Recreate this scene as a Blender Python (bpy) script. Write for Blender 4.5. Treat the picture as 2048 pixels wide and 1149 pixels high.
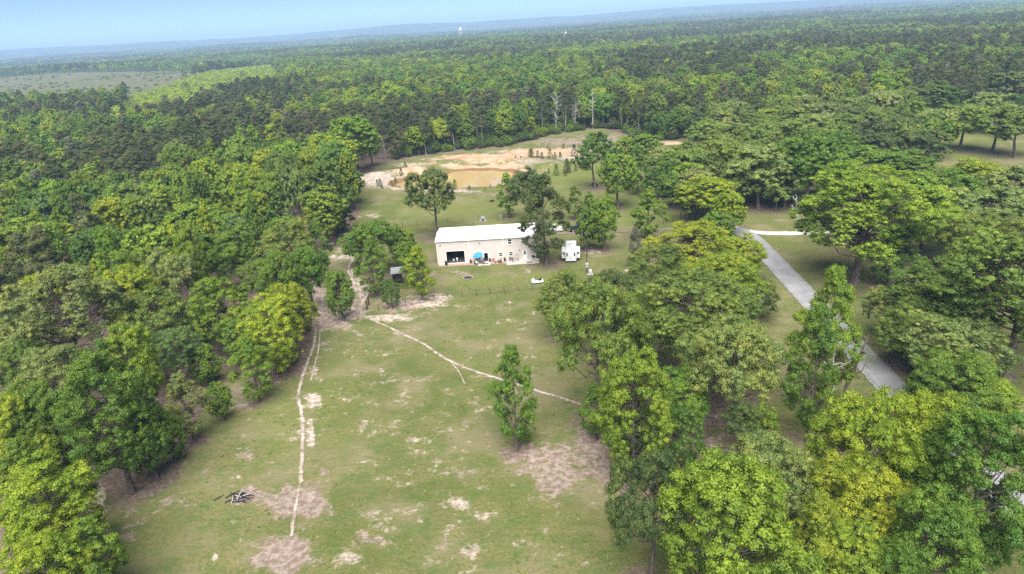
import bpy, math, random
import numpy as np

# ------------------------------------------------------------------ camera, sky, sun, exposure
for o in list(bpy.data.objects):
    bpy.data.objects.remove(o)
SC = bpy.context.scene
COL = SC.collection
rad = math.radians
W, H, F = 2048.0, 1149.0, 1365.0
PITCH, ROLL, CZ = rad(21.13), rad(-3.6), 50.0

_a = math.pi / 2 - PITCH
RX = np.array([[1, 0, 0], [0, math.cos(_a), -math.sin(_a)], [0, math.sin(_a), math.cos(_a)]])
RZ = np.array([[math.cos(ROLL), -math.sin(ROLL), 0], [math.sin(ROLL), math.cos(ROLL), 0], [0, 0, 1]])
RC = RX @ RZ
CAMP = np.array([0.0, 0.0, CZ])

cam_d = bpy.data.cameras.new('camera')
cam = bpy.data.objects.new('camera', cam_d)
COL.objects.link(cam)
cam.location = (0, 0, CZ)
from mathutils import Matrix, Vector
cam.rotation_euler = Matrix(RC.tolist()).to_euler()
cam_d.sensor_width = 36.0
cam_d.lens = F / W * 36.0
cam_d.clip_start = 0.5
cam_d.clip_end = 60000
SC.camera = cam

SUN_EL, SUN_AZ = rad(56), rad(186)      # azimuth measured clockwise from +Y (the view direction)
wd = bpy.data.worlds.new('World')
SC.world = wd
wd.use_nodes = True
nt = wd.node_tree
bg = nt.nodes['Background']
sky = nt.nodes.new('ShaderNodeTexSky')
sky.sky_type = 'NISHITA'
sky.sun_disc = False
sky.sun_elevation = SUN_EL
sky.sun_rotation = SUN_AZ
sky.altitude = 0
sky.air_density = 0.32
sky.dust_density = 0.0
sky.ozone_density = 3.0
nt.links.new(sky.outputs[0], bg.inputs[0])
bg.inputs[1].default_value = 0.05
sun_d = bpy.data.lights.new('sun', 'SUN')
sun = bpy.data.objects.new('sun', sun_d)
COL.objects.link(sun)
sun_d.energy = 3.95
sun_d.angle = rad(58)
sun_d.color = (1.0, 0.96, 0.9)
_dir = Vector((math.sin(SUN_AZ) * math.cos(SUN_EL), math.cos(SUN_AZ) * math.cos(SUN_EL), math.sin(SUN_EL)))
sun.rotation_euler = _dir.to_track_quat('Z', 'Y').to_euler()
sun.location = (0, 0, 200)
SC.view_settings.view_transform = 'Standard'
SC.view_settings.look = 'None'
SC.view_settings.gamma = 1.0
SC.view_settings.use_curve_mapping = False
SC.view_settings.exposure = 1.70
SC.cycles.max_bounces = 6
SC.cycles.diffuse_bounces = 3
SC.cycles.transmission_bounces = 3
SC.cycles.volume_bounces = 0
SC.cycles.use_denoising = False
SC.cycles.use_adaptive_sampling = True
SC.cycles.adaptive_threshold = 0.008

# ------------------------------------------------------------------ helpers
rng = np.random.default_rng(11)
random.seed(5)

def G(u, v, z=0.0):
    """point of the ground plane (height z) seen at photograph position u, v"""
    d = RC @ np.array([(u - W / 2) / F, -(v - H / 2) / F, -1.0])
    t = (z - CZ) / d[2]
    return CAMP + t * d

def PIX(p):
    q = RC.T @ (np.asarray(p, float) - CAMP)
    return (W / 2 + F * q[0] / -q[2], H / 2 - F * q[1] / -q[2])

def vnoise(x, y, seed=0):
    """smooth value noise, vectorised"""
    x = np.asarray(x, float); y = np.asarray(y, float)
    xi = np.floor(x).astype(np.int64); yi = np.floor(y).astype(np.int64)
    fx = x - xi; fy = y - yi
    fx = fx * fx * (3 - 2 * fx); fy = fy * fy * (3 - 2 * fy)
    def h(a, b):
        n = (a * 374761393 + b * 668265263 + seed * 982451653) & 0x7fffffff
        n = ((n ^ (n >> 13)) * 1274126177) & 0x7fffffff
        return ((n ^ (n >> 16)) & 0xffff) / 65535.0
    return (h(xi, yi) * (1 - fx) + h(xi + 1, yi) * fx) * (1 - fy) + (h(xi, yi + 1) * (1 - fx) + h(xi + 1, yi + 1) * fx) * fy

def sstep(a, b, x):
    t = np.clip((x - a) / (b - a), 0, 1)
    return t * t * (3 - 2 * t)

def in_poly(px, py, poly):
    px = np.asarray(px, float); py = np.asarray(py, float)
    ins = np.zeros(px.shape, bool)
    n = len(poly)
    for i in range(n):
        x1, y1 = poly[i]; x2, y2 = poly[(i + 1) % n]
        c = ((y1 > py) != (y2 > py)) & (px < (x2 - x1) * (py - y1) / ((y2 - y1) if y2 != y1 else 1e-9) + x1)
        ins ^= c
    return ins

def gp(pts):
    return [tuple(G(u, v)[:2]) for u, v in pts]

POND_C = G(925, 357)[:2]
def terr(x, y):
    """height of the land"""
    x = np.asarray(x, float); y = np.asarray(y, float)
    r = np.hypot(x, y)
    z = sstep(420, 1400, r) * ((vnoise(x / 520, y / 520, 3) - .5) * 14 + (vnoise(x / 190, y / 190, 4) - .5) * 5)
    z = z - sstep(900, 3500, r) * 9
    th = np.arctan2(x, y)
    ridge = 62 + 40 * vnoise(th * 7 + 3, r * 0 + 1.5, 8) + 22 * vnoise(th * 23, r * 0 + .5, 9) + 8 * vnoise(th * 90, r * 0 + .5, 10)
    z = z + sstep(5200, 9000, r) * ridge
    z = z + sstep(3800, 5200, r) * (1 - sstep(5200, 6500, r)) * 14 * vnoise(th * 11, r * 0, 12)
    return z

def terr1(x, y):
    return float(terr(np.array([x]), np.array([y]))[0])

def link(o, parent=None):
    COL.objects.link(o)
    if parent is not None:
        o.parent = parent
    return o

def tag(o, label=None, cat=None, group=None, kind=None):
    if label: o['label'] = label
    if cat: o['category'] = cat
    if group: o['group'] = group
    if kind: o['kind'] = kind
    return o

def empty(name, loc, rz=0.0):
    o = bpy.data.objects.new(name, None)
    o.empty_display_size = 0.3
    o.location = loc
    o.rotation_euler = (0, 0, rz)
    return link(o)

def npmesh(name, V, Fq, mat=None, smooth=False):
    V = np.asarray(V, np.float32); Fq = np.asarray(Fq, np.int32)
    me = bpy.data.meshes.new(name)
    me.vertices.add(len(V)); me.vertices.foreach_set('co', V.ravel())
    k = Fq.shape[1]
    me.loops.add(Fq.size); me.loops.foreach_set('vertex_index', Fq.ravel())
    me.polygons.add(len(Fq))
    me.polygons.foreach_set('loop_start', np.arange(0, Fq.size, k, dtype=np.int32))
    if smooth:
        me.polygons.foreach_set('use_smooth', np.ones(len(Fq), bool))
    me.update(calc_edges=True)
    if mat: me.materials.append(mat)
    return me

class MB:
    """collects faces, then links them as one mesh object"""
    def __init__(s): s.v = []; s.f = []; s.sm = []
    def add(s, vs, fs, sm=False):
        b = len(s.v); s.v += [tuple(map(float, p)) for p in vs]
        for f in fs: s.f.append([b + i for i in f]); s.sm.append(sm)
        return s
    def box(s, x0, x1, y0, y1, z0, z1, taper=0.0):
        t = taper
        vs = [(x0, y0, z0), (x1, y0, z0), (x1, y1, z0), (x0, y1, z0), (x0 + t, y0 + t, z1), (x1 - t, y0 + t, z1), (x1 - t, y1 - t, z1), (x0 + t, y1 - t, z1)]
        return s.add(vs, [(3, 2, 1, 0), (4, 5, 6, 7), (0, 1, 5, 4), (1, 2, 6, 5), (2, 3, 7, 6), (3, 0, 4, 7)])
    def bbox(s, x0, x1, y0, y1, z0, z1, b=0.05):
        """box with chamfered edges"""
        X = [x0, x0 + b, x1 - b, x1]; Y = [y0, y0 + b, y1 - b, y1]; Z = [z0, z0 + b, z1 - b, z1]
        def ring(i, z, k):
            if k: pts = [(X[1], Y[0]), (X[2], Y[0]), (X[3], Y[1]), (X[3], Y[2]), (X[2], Y[3]), (X[1], Y[3]), (X[0], Y[2]), (X[0], Y[1])]
            else: pts = [(X[1], Y[1]), (X[2], Y[1]), (X[2], Y[1]), (X[2], Y[2]), (X[2], Y[2]), (X[1], Y[2]), (X[1], Y[2]), (X[1], Y[1])]
            return [(p[0], p[1], z) for p in pts]
        vs = ring(0, Z[0], 0) + ring(0, Z[1], 1) + ring(0, Z[2], 1) + ring(0, Z[3], 0)
        fs = []
        for r in range(3):
            for i in range(8):
                j = (i + 1) % 8
                fs.append((r * 8 + i, r * 8 + j, (r + 1) * 8 + j, (r + 1) * 8 + i))
        fs += [(7, 5, 3, 1), (24 + 1, 24 + 3, 24 + 5, 24 + 7)]
        return s.add(vs, fs)
    def tube(s, pts, radii, n=6, cap=True, sm=True):
        pts = [np.array(p, float) for p in pts]
        if not hasattr(radii, '__len__'): radii = [radii] * len(pts)
        vs = []
        for i, p in enumerate(pts):
            d = pts[min(i + 1, len(pts) - 1)] - pts[max(i - 1, 0)]
            d = d / (np.linalg.norm(d) + 1e-9)
            a = np.cross(d, (0, 0, 1) if abs(d[2]) < .95 else (1, 0, 0)); a /= np.linalg.norm(a); b = np.cross(d, a)
            for k in range(n):
                t = 2 * math.pi * k / n
                vs.append(p + radii[i] * (math.cos(t) * a + math.sin(t) * b))
        fs = []
        for i in range(len(pts) - 1):
            for k in range(n):
                j = (k + 1) % n
                fs.append((i * n + k, i * n + j, (i + 1) * n + j, (i + 1) * n + k))
        s.add(vs, fs, sm)
        if cap:
            s.add(vs[:n], [tuple(range(n))[::-1]]); s.add(vs[-n:], [tuple(range(n))])
        return s
    def lathe(s, prof, n=16, c=(0, 0, 0), sm=True):
        vs = []; fs = []
        for r, z in prof:
            for k in range(n):
                t = 2 * math.pi * k / n
                vs.append((c[0] + r * math.cos(t), c[1] + r * math.sin(t), c[2] + z))
        for i in range(len(prof) - 1):
            for k in range(n):
                j = (k + 1) % n
                fs.append((i * n + k, i * n + j, (i + 1) * n + j, (i + 1) * n + k))
        return s.add(vs, fs, sm)
    def prism(s, prof, y0, y1, inset=None):
        """profile in x,z extruded along y"""
        n = len(prof)
        vs = [(x, y0, z) for x, z in prof] + [(x, y1, z) for x, z in prof]
        fs = [tuple(range(n)), tuple(range(n, 2 * n))[::-1]]
        for i in range(n):
            j = (i + 1) % n
            fs.append((i, n + i, n + j, j))
        return s.add(vs, fs)
    def quad(s, a, b, c, d): return s.add([a, b, c, d], [(0, 1, 2, 3)])
    def mesh(s, name, mat):
        me = bpy.data.meshes.new(name)
        me.from_pydata(s.v, [], s.f)
        me.polygons.foreach_set('use_smooth', s.sm)
        if mat: me.materials.append(mat)
        me.update()
        return me
    def build(s, name, mat, parent=None, loc=None, rz=0.0):
        o = bpy.data.objects.new(name, s.mesh(name, mat))
        if loc is not None: o.location = loc
        o.rotation_euler = (0, 0, rz)
        return link(o, parent)

# ------------------------------------------------------------------ materials
class NT:
    def __init__(s, name, rough=0.8, spec=0.2):
        s.m = bpy.data.materials.new(name); s.m.use_nodes = True
        s.t = s.m.node_tree; s.p = s.t.nodes['Principled BSDF']; s.out = s.t.nodes['Material Output']
        s.p.inputs['Roughness'].default_value = rough
        s.p.inputs['Specular IOR Level'].default_value = spec
    def n(s, k, **kw):
        q = s.t.nodes.new(k)
        for a, b in kw.items(): setattr(q, a, b)
        return q
    def l(s, a, b): s.t.links.new(a, b)
    def coord(s, kind='Object'): return s.n('ShaderNodeTexCoord').outputs[kind]
    def noise(s, vec, scale, detail=4, rough=.55):
        q = s.n('ShaderNodeTexNoise'); q.inputs['Scale'].default_value = scale; q.inputs['Detail'].default_value = detail; q.inputs['Roughness'].default_value = rough
        s.l(vec, q.inputs['Vector']); return q.outputs[0]
    def math(s, op, a, b=None, clamp=False):
        q = s.n('ShaderNodeMath', operation=op, use_clamp=clamp)
        for i, x in enumerate((a, b)):
            if x is None: continue
            if isinstance(x, (int, float)): q.inputs[i].default_value = x
            else: s.l(x, q.inputs[i])
        return q.outputs[0]
    def ramp(s, fac, a, b, lo=0.0, hi=1.0):
        q = s.n('ShaderNodeMapRange', interpolation_type='SMOOTHSTEP')
        q.inputs['From Min'].default_value = a; q.inputs['From Max'].default_value = b
        q.inputs['To Min'].default_value = lo; q.inputs['To Max'].default_value = hi
        s.l(fac, q.inputs['Value']); return q.outputs[0]
    def mix(s, fac, a, b, blend='MIX'):
        q = s.n('ShaderNodeMix', data_type='RGBA', blend_type=blend)
        for i, x in ((0, fac), (6, a), (7, b)):
            if isinstance(x, (int, float)): q.inputs[i].default_value = x
            elif isinstance(x, tuple): q.inputs[i].default_value = (*x, 1.0)
            else: s.l(x, q.inputs[i])
        return q.outputs[2]
    def attr(s, name, typ='GEOMETRY', out='Fac'):
        q = s.n('ShaderNodeAttribute', attribute_type=typ, attribute_name=name); return q.outputs[out]
    def color(s, c):
        if isinstance(c, tuple): s.p.inputs['Base Color'].default_value = (*c, 1)
        else: s.l(c, s.p.inputs['Base Color'])
        return s
    def bump(s, h, strength=.3, dist=.1):
        q = s.n('ShaderNodeBump'); q.inputs['Strength'].default_value = strength; q.inputs['Distance'].default_value = dist
        s.l(h, q.inputs['Height']); s.l(q.outputs[0], s.p.inputs['Normal']); return s

def mottled(name, c, amt=.25, scale=3.0, rough=.8, spec=.2, metal=0.0):
    m = NT(name, rough, spec)
    n = m.noise(m.coord(), scale, 5)
    m.color(m.mix(m.ramp(n, .3, .7), tuple(x * (1 - amt) for x in c), tuple(min(1, x * (1 + amt)) for x in c)))
    m.p.inputs['Metallic'].default_value = metal
    return m.m

# foliage: leaf colour comes from each tree's own tint and each leaf's own variation
def foliage_mat():
    m = NT('foliage', .55, .25)
    tint = m.attr('tint', 'INSTANCER', 'Color')
    lv = m.attr('lv')
    tip = m.attr('tip')
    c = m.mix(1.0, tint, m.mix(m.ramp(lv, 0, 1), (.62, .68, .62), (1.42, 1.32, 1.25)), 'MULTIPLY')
    patch = m.noise(m.coord(), .33, 3, .6)       # boughs of one crown leaf out at different times
    c = m.mix(1.0, c, m.mix(m.ramp(patch, .36, .64), (.78, .86, .95), (1.28, 1.16, .95)), 'MULTIPLY')
    info = m.n('ShaderNodeObjectInfo').outputs['Random']
    c = m.mix(1.0, c, m.mix(info, (.86, .92, .9), (1.16, 1.06, 1.1)), 'MULTIPLY')
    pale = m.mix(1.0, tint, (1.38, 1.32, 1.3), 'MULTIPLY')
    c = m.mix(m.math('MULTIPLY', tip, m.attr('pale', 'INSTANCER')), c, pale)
    m.color(c)
    tr = m.n('ShaderNodeBsdfTranslucent')
    m.l(m.mix(1.0, c, (1.1, 1.25, .75), 'MULTIPLY'), tr.inputs[0])
    mx = m.n('ShaderNodeMixShader'); mx.inputs[0].default_value = .36
    m.l(m.p.outputs[0], mx.inputs[1]); m.l(tr.outputs[0], mx.inputs[2])
    m.l(mx.outputs[0], m.out.inputs[0])
    return m.m
M = {}
M['leaf'] = foliage_mat()
def bark_mat(name, a, b):
    m = NT(name, .9, .1)
    v = m.coord()
    mp = m.n('ShaderNodeMapping'); mp.inputs['Scale'].default_value = (6, 6, 1.2); m.l(v, mp.inputs[0])
    n = m.noise(mp.outputs[0], 2.0, 6)
    m.color(m.mix(m.ramp(n, .35, .65), a, b)); m.bump(n, .6, .05)
    return m.m
M['bark'] = bark_mat('bark', (.045, .036, .03), (.13, .11, .095))
M['bark_grey'] = bark_mat('bark_grey', (.12, .105, .095), (.26, .24, .22))
M['deadwood'] = bark_mat('deadwood', (.24, .22, .2), (.5, .48, .45))
M['char'] = mottled('charred_wood', (.02, .02, .022), .5, 5)

def ground_mat():
    m = NT('ground', .95, .05)
    v = m.coord()
    n1 = m.noise(v, .035, 3)          # broad
    n2 = m.noise(v, .22, 5)           # metres
    n3 = m.noise(v, 1.3, 5, .65)      # tufts
    n4 = m.noise(v, 6.0, 3, .6)
    mp = m.n('ShaderNodeMapping'); mp.inputs['Rotation'].default_value = (0, 0, rad(-25)); mp.inputs['Scale'].default_value = (.4, .75, 1); m.l(v, mp.inputs[0])
    ns = m.noise(mp.outputs[0], .8, 5, .6)     # streaks left by mowing and grazing
    g = m.mix(m.ramp(n2, .3, .7), (.082, .096, .026), (.138, .129, .050))
    g = m.mix(m.ramp(n1, .38, .62), g, m.mix(.5, g, (.165, .15, .07)))
    g = m.mix(m.ramp(ns, .52, .68, 0, .8), g, (.075, .112, .032))
    g = m.mix(m.ramp(n3, .58, .72, 0, .5), g, (.085, .125, .035))
    g = m.mix(m.ramp(n4, .6, .75, 0, .35), g, (.2, .185, .09))
    n5 = m.noise(v, 2.6, 6, .7)
    g = m.mix(m.ramp(n5, .34, .58, .6, 0), g, (.046, .08, .022))
    n8 = m.noise(v, .38, 5, .62)
    g = m.mix(m.ramp(n8, .52, .66, 0, .6), g, (.068, .108, .028))
    n6 = m.noise(v, 3.7, 4, .75)
    g = m.mix(m.ramp(n6, .62, .74, 0, .4), g, (.24, .215, .125))
    n7 = m.noise(v, .09, 4, .6)
    g = m.mix(m.ramp(n7, .48, .66, 0, .5), g, (.20, .165, .105))
    lush = m.attr('lush')
    g = m.mix(m.math('MULTIPLY', lush, .7), g, (.122, .148, .034))
    # leaf litter and bare soil under trees
    lit = m.attr('litter')
    lc = m.mix(m.ramp(n3, .35, .65), (.095, .068, .052), (.17, .132, .106))
    lc = m.mix(m.ramp(n4, .55, .7, 0, .6), lc, (.26, .2, .165))
    lf = m.ramp(m.math('ADD', lit, m.math('MULTIPLY', m.math('SUBTRACT', n2, .5), 1.3)), .38, .75)
    lf = m.math('MULTIPLY', lf, m.ramp(n3, .25, .5, .65, 1))
    c = m.mix(lf, g, lc)
    # pale sand where the turf is worn away
    sd = m.attr('sand')
    sn = m.math('ADD', m.math('MULTIPLY', m.math('SUBTRACT', n2, .5), .9), m.math('MULTIPLY', m.math('SUBTRACT', m.noise(v, .62, 7, .72), .5), 1.9))
    sf = m.math('MULTIPLY', m.ramp(m.math('ADD', sd, sn), .44, .80), .9)
    sc = m.mix(m.ramp(n3, .35, .68), (.24, .185, .15), (.48, .42, .37))
    c = m.mix(sf, c, sc)
    # pinkish bare earth
    br = m.attr('bare')
    bf = m.ramp(m.math('ADD', br, m.math('MULTIPLY', sn, 1.15)), .42, .72)
    bc = m.mix(m.ramp(n3, .38, .62), (.155, .112, .09), (.27, .215, .185))
    c = m.mix(m.math('MULTIPLY', bf, .9), c, bc)
    # orange clay round the pond
    cl = m.attr('clay')
    cf = m.ramp(m.math('ADD', cl, m.math('MULTIPLY', sn, .4)), .36, .62)
    cc = m.mix(m.ramp(n2, .35, .65), (.33, .20, .115), (.38, .285, .21))
    c = m.mix(cf, c, cc)
    c = m.mix(m.ramp(m.math('ADD', m.attr('wet'), m.math('MULTIPLY', m.math('SUBTRACT', n2, .5), .5)), .35, .7), c, m.mix(m.ramp(n3, .4, .6), (.13, .078, .04), (.2, .12, .06)))
    # dry far field and forest floor / distant canopy
    dn = m.noise(v, .02, 4)
    c = m.mix(m.attr('dryfield'), c, m.mix(m.ramp(dn, .4, .6), (.115, .108, .062), (.09, .105, .045)))
    cn = m.noise(v, .012, 6, .7)
    cn2 = m.noise(v, .0022, 4, .6)
    far = m.mix(m.ramp(cn, .4, .62), (.035, .05, .024), (.105, .14, .042))
    far = m.mix(m.ramp(cn2, .4, .6, 0, .5), far, (.045, .062, .032))
    c = m.mix(m.attr('canopy'), c, far)
    m.color(c)
    m.bump(m.math('ADD', m.math('MULTIPLY', n3, 1.0), m.math('MULTIPLY', n4, .4)), .8, .3)
    return m.m
M['ground'] = ground_mat()
def edge_alpha(m, n, lo, hi, amt, fade=1.0):
    """worn edge: the sheet thins out irregularly toward its sides"""
    e = m.attr('edge')
    f = m.ramp(m.math('ADD', e, m.math('MULTIPLY', m.math('SUBTRACT', n, .5), amt)), lo, hi, 1, 0)
    m.l(m.math('MULTIPLY', f, m.ramp(m.noise(m.coord(), .35, 3), .36, .5, fade, 1)), m.p.inputs['Alpha'])
def sandpath_mat():
    m = NT('path_sand', .95, .05)
    v = m.coord(); n = m.noise(v, .9, 5, .65); n4 = m.noise(v, 5, 3); n2 = m.noise(v, 1.7, 6, .7)
    c = m.mix(m.ramp(n, .35, .65), (.24, .19, .155), (.40, .345, .30))
    c = m.mix(m.ramp(n4, .6, .72, 0, .5), c, (.16, .13, .09))
    m.color(c); m.bump(n4, .4, .05); edge_alpha(m, n2, .3, .8, 2.4, .45); return m.m
M['path'] = sandpath_mat()
def asphalt_mat():
    m = NT('asphalt', .9, .2)
    v = m.coord(); n = m.noise(v, .25, 5, .6); n2 = m.noise(v, 9, 4); n3 = m.noise(v, 1.3, 5, .7)
    c = m.mix(m.ramp(n, .3, .7), (.165, .165, .17), (.235, .235, .24))
    e = m.attr('edge')
    q = m.n('ShaderNodeMath', operation='PINGPONG'); m.l(e, q.inputs[0]); q.inputs[1].default_value = .5
    c = m.mix(m.ramp(q.outputs[0], .3, .5, 0, .22), c, (.28, .28, .275))     # polished wheel tracks
    c = m.mix(m.ramp(n2, .5, .75, 0, .35), c, (.15, .15, .155))
    c = m.mix(m.ramp(n3, .62, .7, 0, .5), c, (.15, .148, .145))
    m.color(c); m.bump(n2, .2, .02); edge_alpha(m, n3, .88, 1.0, .42); return m.m
M['asphalt'] = asphalt_mat()
def stone_mat():
    m = NT('crushed_stone', .95, .1)
    v = m.coord(); n = m.noise(v, .6, 5, .6); n2 = m.noise(v, 6, 4)
    c = m.mix(m.ramp(n, .3, .7), (.36, .34, .31), (.46, .44, .415))
    c = m.mix(m.ramp(n2, .5, .72, 0, .4), c, (.28, .26, .23))
    m.color(c); m.bump(n2, .3, .03); edge_alpha(m, m.noise(v, 1.3, 5, .7), .75, 1.0, .7); return m.m
M['drive'] = stone_mat()
M['concrete'] = mottled('concrete', (.42, .385, .34), .1, 1.5, .9)
M['redbed'] = mottled('red_gravel', (.27, .185, .15), .3, 2.2, .95)
def metalwall(name, c, ribs=True):
    m = NT(name, .55, .3)
    v = m.coord()
    n = m.noise(v, .6, 4)
    m.color(m.mix(m.ramp(n, .3, .7), tuple(x * .95 for x in c), tuple(x * 1.04 for x in c)))
    wv = m.n('ShaderNodeTexWave', wave_type='BANDS', bands_direction='X', wave_profile='SIN')
    wv.inputs['Scale'].default_value = 1.05
    m.l(v, wv.inputs[0])
    m.bump(m.ramp(wv.outputs[1], .75, .95), .5, .03)
    return m.m
M['siding'] = metalwall('beige_metal_siding', (.44, .402, .368))
M['roofmetal'] = metalwall('white_metal_roof', (.82, .82, .82))
M['white'] = mottled('white_paint', (.6, .6, .59), .04, 2, .45, .4)
M['offwhite'] = mottled('off_white', (.42, .41, .39), .1, 3, .6)
M['rvwhite'] = mottled('white_gelcoat', (.52, .53, .54), .05, 1.2, .3, .5)
M['black'] = mottled('black_plastic', (.015, .015, .017), .3, 4, .5)
M['darkpaint'] = mottled('black_car_paint', (.012, .013, .018), .2, 2, .15, .6)
M['tyre'] = mottled('tyre_rubber', (.02, .02, .02), .3, 8, .9)
M['rim'] = mottled('wheel_metal', (.45, .45, .46), .15, 6, .35, .5, .7)
M['glass'] = mottled('dark_glass', (.02, .024, .028), .2, 2, .06, .7)
M['blue'] = mottled('blue_canvas', (.03, .20, .5), .15, 3, .8)
M['red'] = mottled('red_plastic', (.38, .08, .06), .25, 5, .6)
M['pinkred'] = mottled('faded_red_plastic', (.55, .2, .16), .3, 5, .7)
M['wood'] = mottled('weathered_wood', (.11, .085, .065), .35, 5, .9)
M['postwood'] = mottled('dark_fence_post_wood', (.05, .042, .036), .35, 5, .9)
M['galv'] = mottled('galvanised_steel', (.38, .39, .4), .2, 4, .45, .5, .5)
M['tin'] = mottled('grey_tin_roof', (.3, .3, .32), .3, 3, .5, .4, .4)
M['wire'] = mottled('rusty_wire', (.1, .085, .07), .2, 5, .7)
M['stone'] = mottled('ring_of_stones', (.2, .175, .155), .25, 4, .9)
M['dimfloor'] = mottled('shade_dark_concrete', (.09, .085, .08), .3, 2, .8)  # concrete painted darker so the inside of the bay looks shaded
M['steel_grey'] = mottled('grey_steel', (.24, .25, .27), .2, 3, .5)
M['silverpaint'] = mottled('tower_paint', (.5, .51, .5), .05, .3, .5)
M['mulch'] = mottled('mulch', (.2, .155, .13), .35, 3, .95)
def water_mat():
    m = NT('pond_water', .02, .8)
    v = m.coord(); n = m.noise(v, .05, 3); w = m.noise(v, 1.1, 3)
    m.color(m.mix(m.ramp(n, .35, .65), (.36, .26, .115), (.40, .295, .14)))
    m.bump(w, .015, .04)
    return m.m
M['water'] = water_mat()

# ------------------------------------------------------------------ tree builders
def rdirs(n, r):
    d = r.normal(size=(n, 3)); return d / np.linalg.norm(d, axis=1, keepdims=True)

def leaf_quads(c, nrm, size, r, aspect=.62):
    n = len(c)
    nrm = nrm / (np.linalg.norm(nrm, axis=1, keepdims=True) + 1e-9)
    t = np.cross(nrm, rdirs(n, r)); t /= (np.linalg.norm(t, axis=1, keepdims=True) + 1e-9)
    b = np.cross(nrm, t)
    s = size if hasattr(size, '__len__') else np.full(n, size)
    s = (s * r.uniform(.65, 1.35, n))[:, None]
    V = np.empty((n, 4, 3))
    V[:, 0] = c + t * s * .55
    V[:, 1] = c + b * s * aspect * .5 - nrm * s * .10 + t * s * .08
    V[:, 2] = c - t * s * .55
    V[:, 3] = c - b * s * aspect * .5 - nrm * s * .10
    return V.reshape(-1, 3)

_rd = [(a, b, c) for a in (-1, 1) for b in (-1, 1) for c in (-1, 1)]
_rv = np.array(_rd + [(2, 0, 0), (-2, 0, 0), (0, 2, 0), (0, -2, 0), (0, 0, 2), (0, 0, -2)], float)
_rf = []
for i_ in range(6):
    for j_ in range(i_ + 1, 6):
        a_, b_ = _rv[8 + i_], _rv[8 + j_]
        if abs(a_ @ b_) > 1: continue
        cm_ = [k_ for k_ in range(8) if _rv[k_] @ a_ > 1 and _rv[k_] @ b_ > 1]
        q_ = [8 + i_, cm_[0], 8 + j_, cm_[1]]
        n_ = np.cross(_rv[q_[1]] - _rv[q_[0]], _rv[q_[2]] - _rv[q_[0]])
        if n_ @ (a_ + b_) < 0: q_ = q_[::-1]
        _rf.append(q_)
_rv = _rv / 1.87
_rf = np.array(_rf)
def blob_quads(c, rad_, r, jit=.2, fl=.82):
    """knobbly twelve-sided bodies of the leaf puffs"""
    n = len(c)
    ang = r.uniform(0, 6.283, n); ca, sa = np.cos(ang), np.sin(ang)
    P = np.repeat(_rv[None], n, 0) * (1 + r.uniform(-jit, jit, (n, 14, 1)))
    x = P[..., 0] * ca[:, None] - P[..., 1] * sa[:, None]; y = P[..., 0] * sa[:, None] + P[..., 1] * ca[:, None]
    P = np.stack([x, y, P[..., 2] * fl], -1) * rad_[:, None, None] + c[:, None, :]
    return P[:, _rf].reshape(-1, 3)

LODS = {0: dict(ls=.16, npl=60), 1: dict(ls=.26, npl=18), 2: dict(ls=.7, npl=3.0), 3: dict(ls=1.9, npl=1.3)}

def puffs_to_crown(pc, pr, out, lod, r, needle=False, upbias=.45, interior=None, fine=1.0):
    """leaves on the outer, upper side of every puff"""
    L = LODS[lod]
    npl = L['npl'] * (.42 if fine < 1 else 1); ls = L['ls'] * (.66 if fine < 1 else 1)
    cnt = np.maximum(1, np.round(npl * (pr / pr.mean()) ** 2 * r.uniform(.7, 1.3, len(pr)))).astype(int)
    if lod == 3:
        keep = r.random(len(pr)) < .5
        cnt = cnt * keep
    idx = np.repeat(np.arange(len(pc)), cnt)
    d = rdirs(len(idx), r)
    o = out[idx]
    d = d + o * .55 + np.array([0, 0, upbias])
    d /= np.linalg.norm(d, axis=1, keepdims=True)
    rr = pr[idx] * (r.uniform(.55, 1.2, len(idx)) + .35 * (r.random(len(idx)) < .12))
    sq = np.array([1, 1, .8])
    c = pc[idx] + d * rr[:, None] * sq
    nrm = d + rdirs(len(idx), r) * .5
    V = leaf_quads(c, nrm, ls, r, .42 if needle else .66)
    lv = np.clip(r.normal(.5, .2, len(idx)) + (r.random(len(pc))[idx] - .5) * .5, 0, 1)
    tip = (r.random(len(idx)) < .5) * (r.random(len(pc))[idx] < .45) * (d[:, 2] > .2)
    if lod < 3:
        bl = blob_quads(pc, pr * (.5 if needle else .52 if lod == 0 else .68), r, .34, .7 if needle else .82)
        nb_ = len(bl) // 4
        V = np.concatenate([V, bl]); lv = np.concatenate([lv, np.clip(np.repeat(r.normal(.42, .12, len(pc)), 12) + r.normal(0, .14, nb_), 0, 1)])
        tip = np.concatenate([tip, np.zeros(nb_)])
    if interior is not None and len(interior):
        k = len(interior)
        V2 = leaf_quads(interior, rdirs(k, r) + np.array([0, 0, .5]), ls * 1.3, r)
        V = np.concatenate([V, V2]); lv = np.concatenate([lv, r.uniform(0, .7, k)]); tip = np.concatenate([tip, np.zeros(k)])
    return V, lv, tip.astype(float)

def limb(mb, p0, p1, r0, r1, r, n=5, wob=.06, seg=4):
    p0 = np.array(p0, float); p1 = np.array(p1, float); L = np.linalg.norm(p1 - p0)
    pts = []
    for i in range(seg + 1):
        t = i / seg
        p = p0 * (1 - t) + p1 * t
        p = p + np.array([0, 0, -1]) * L * .12 * t * (1 - t) * 2
        if 0 < i < seg: p = p + r.normal(size=3) * L * wob
        pts.append(p)
    mb.tube(pts, list(np.linspace(r0, r1, seg + 1)), n)
    return pts

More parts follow.
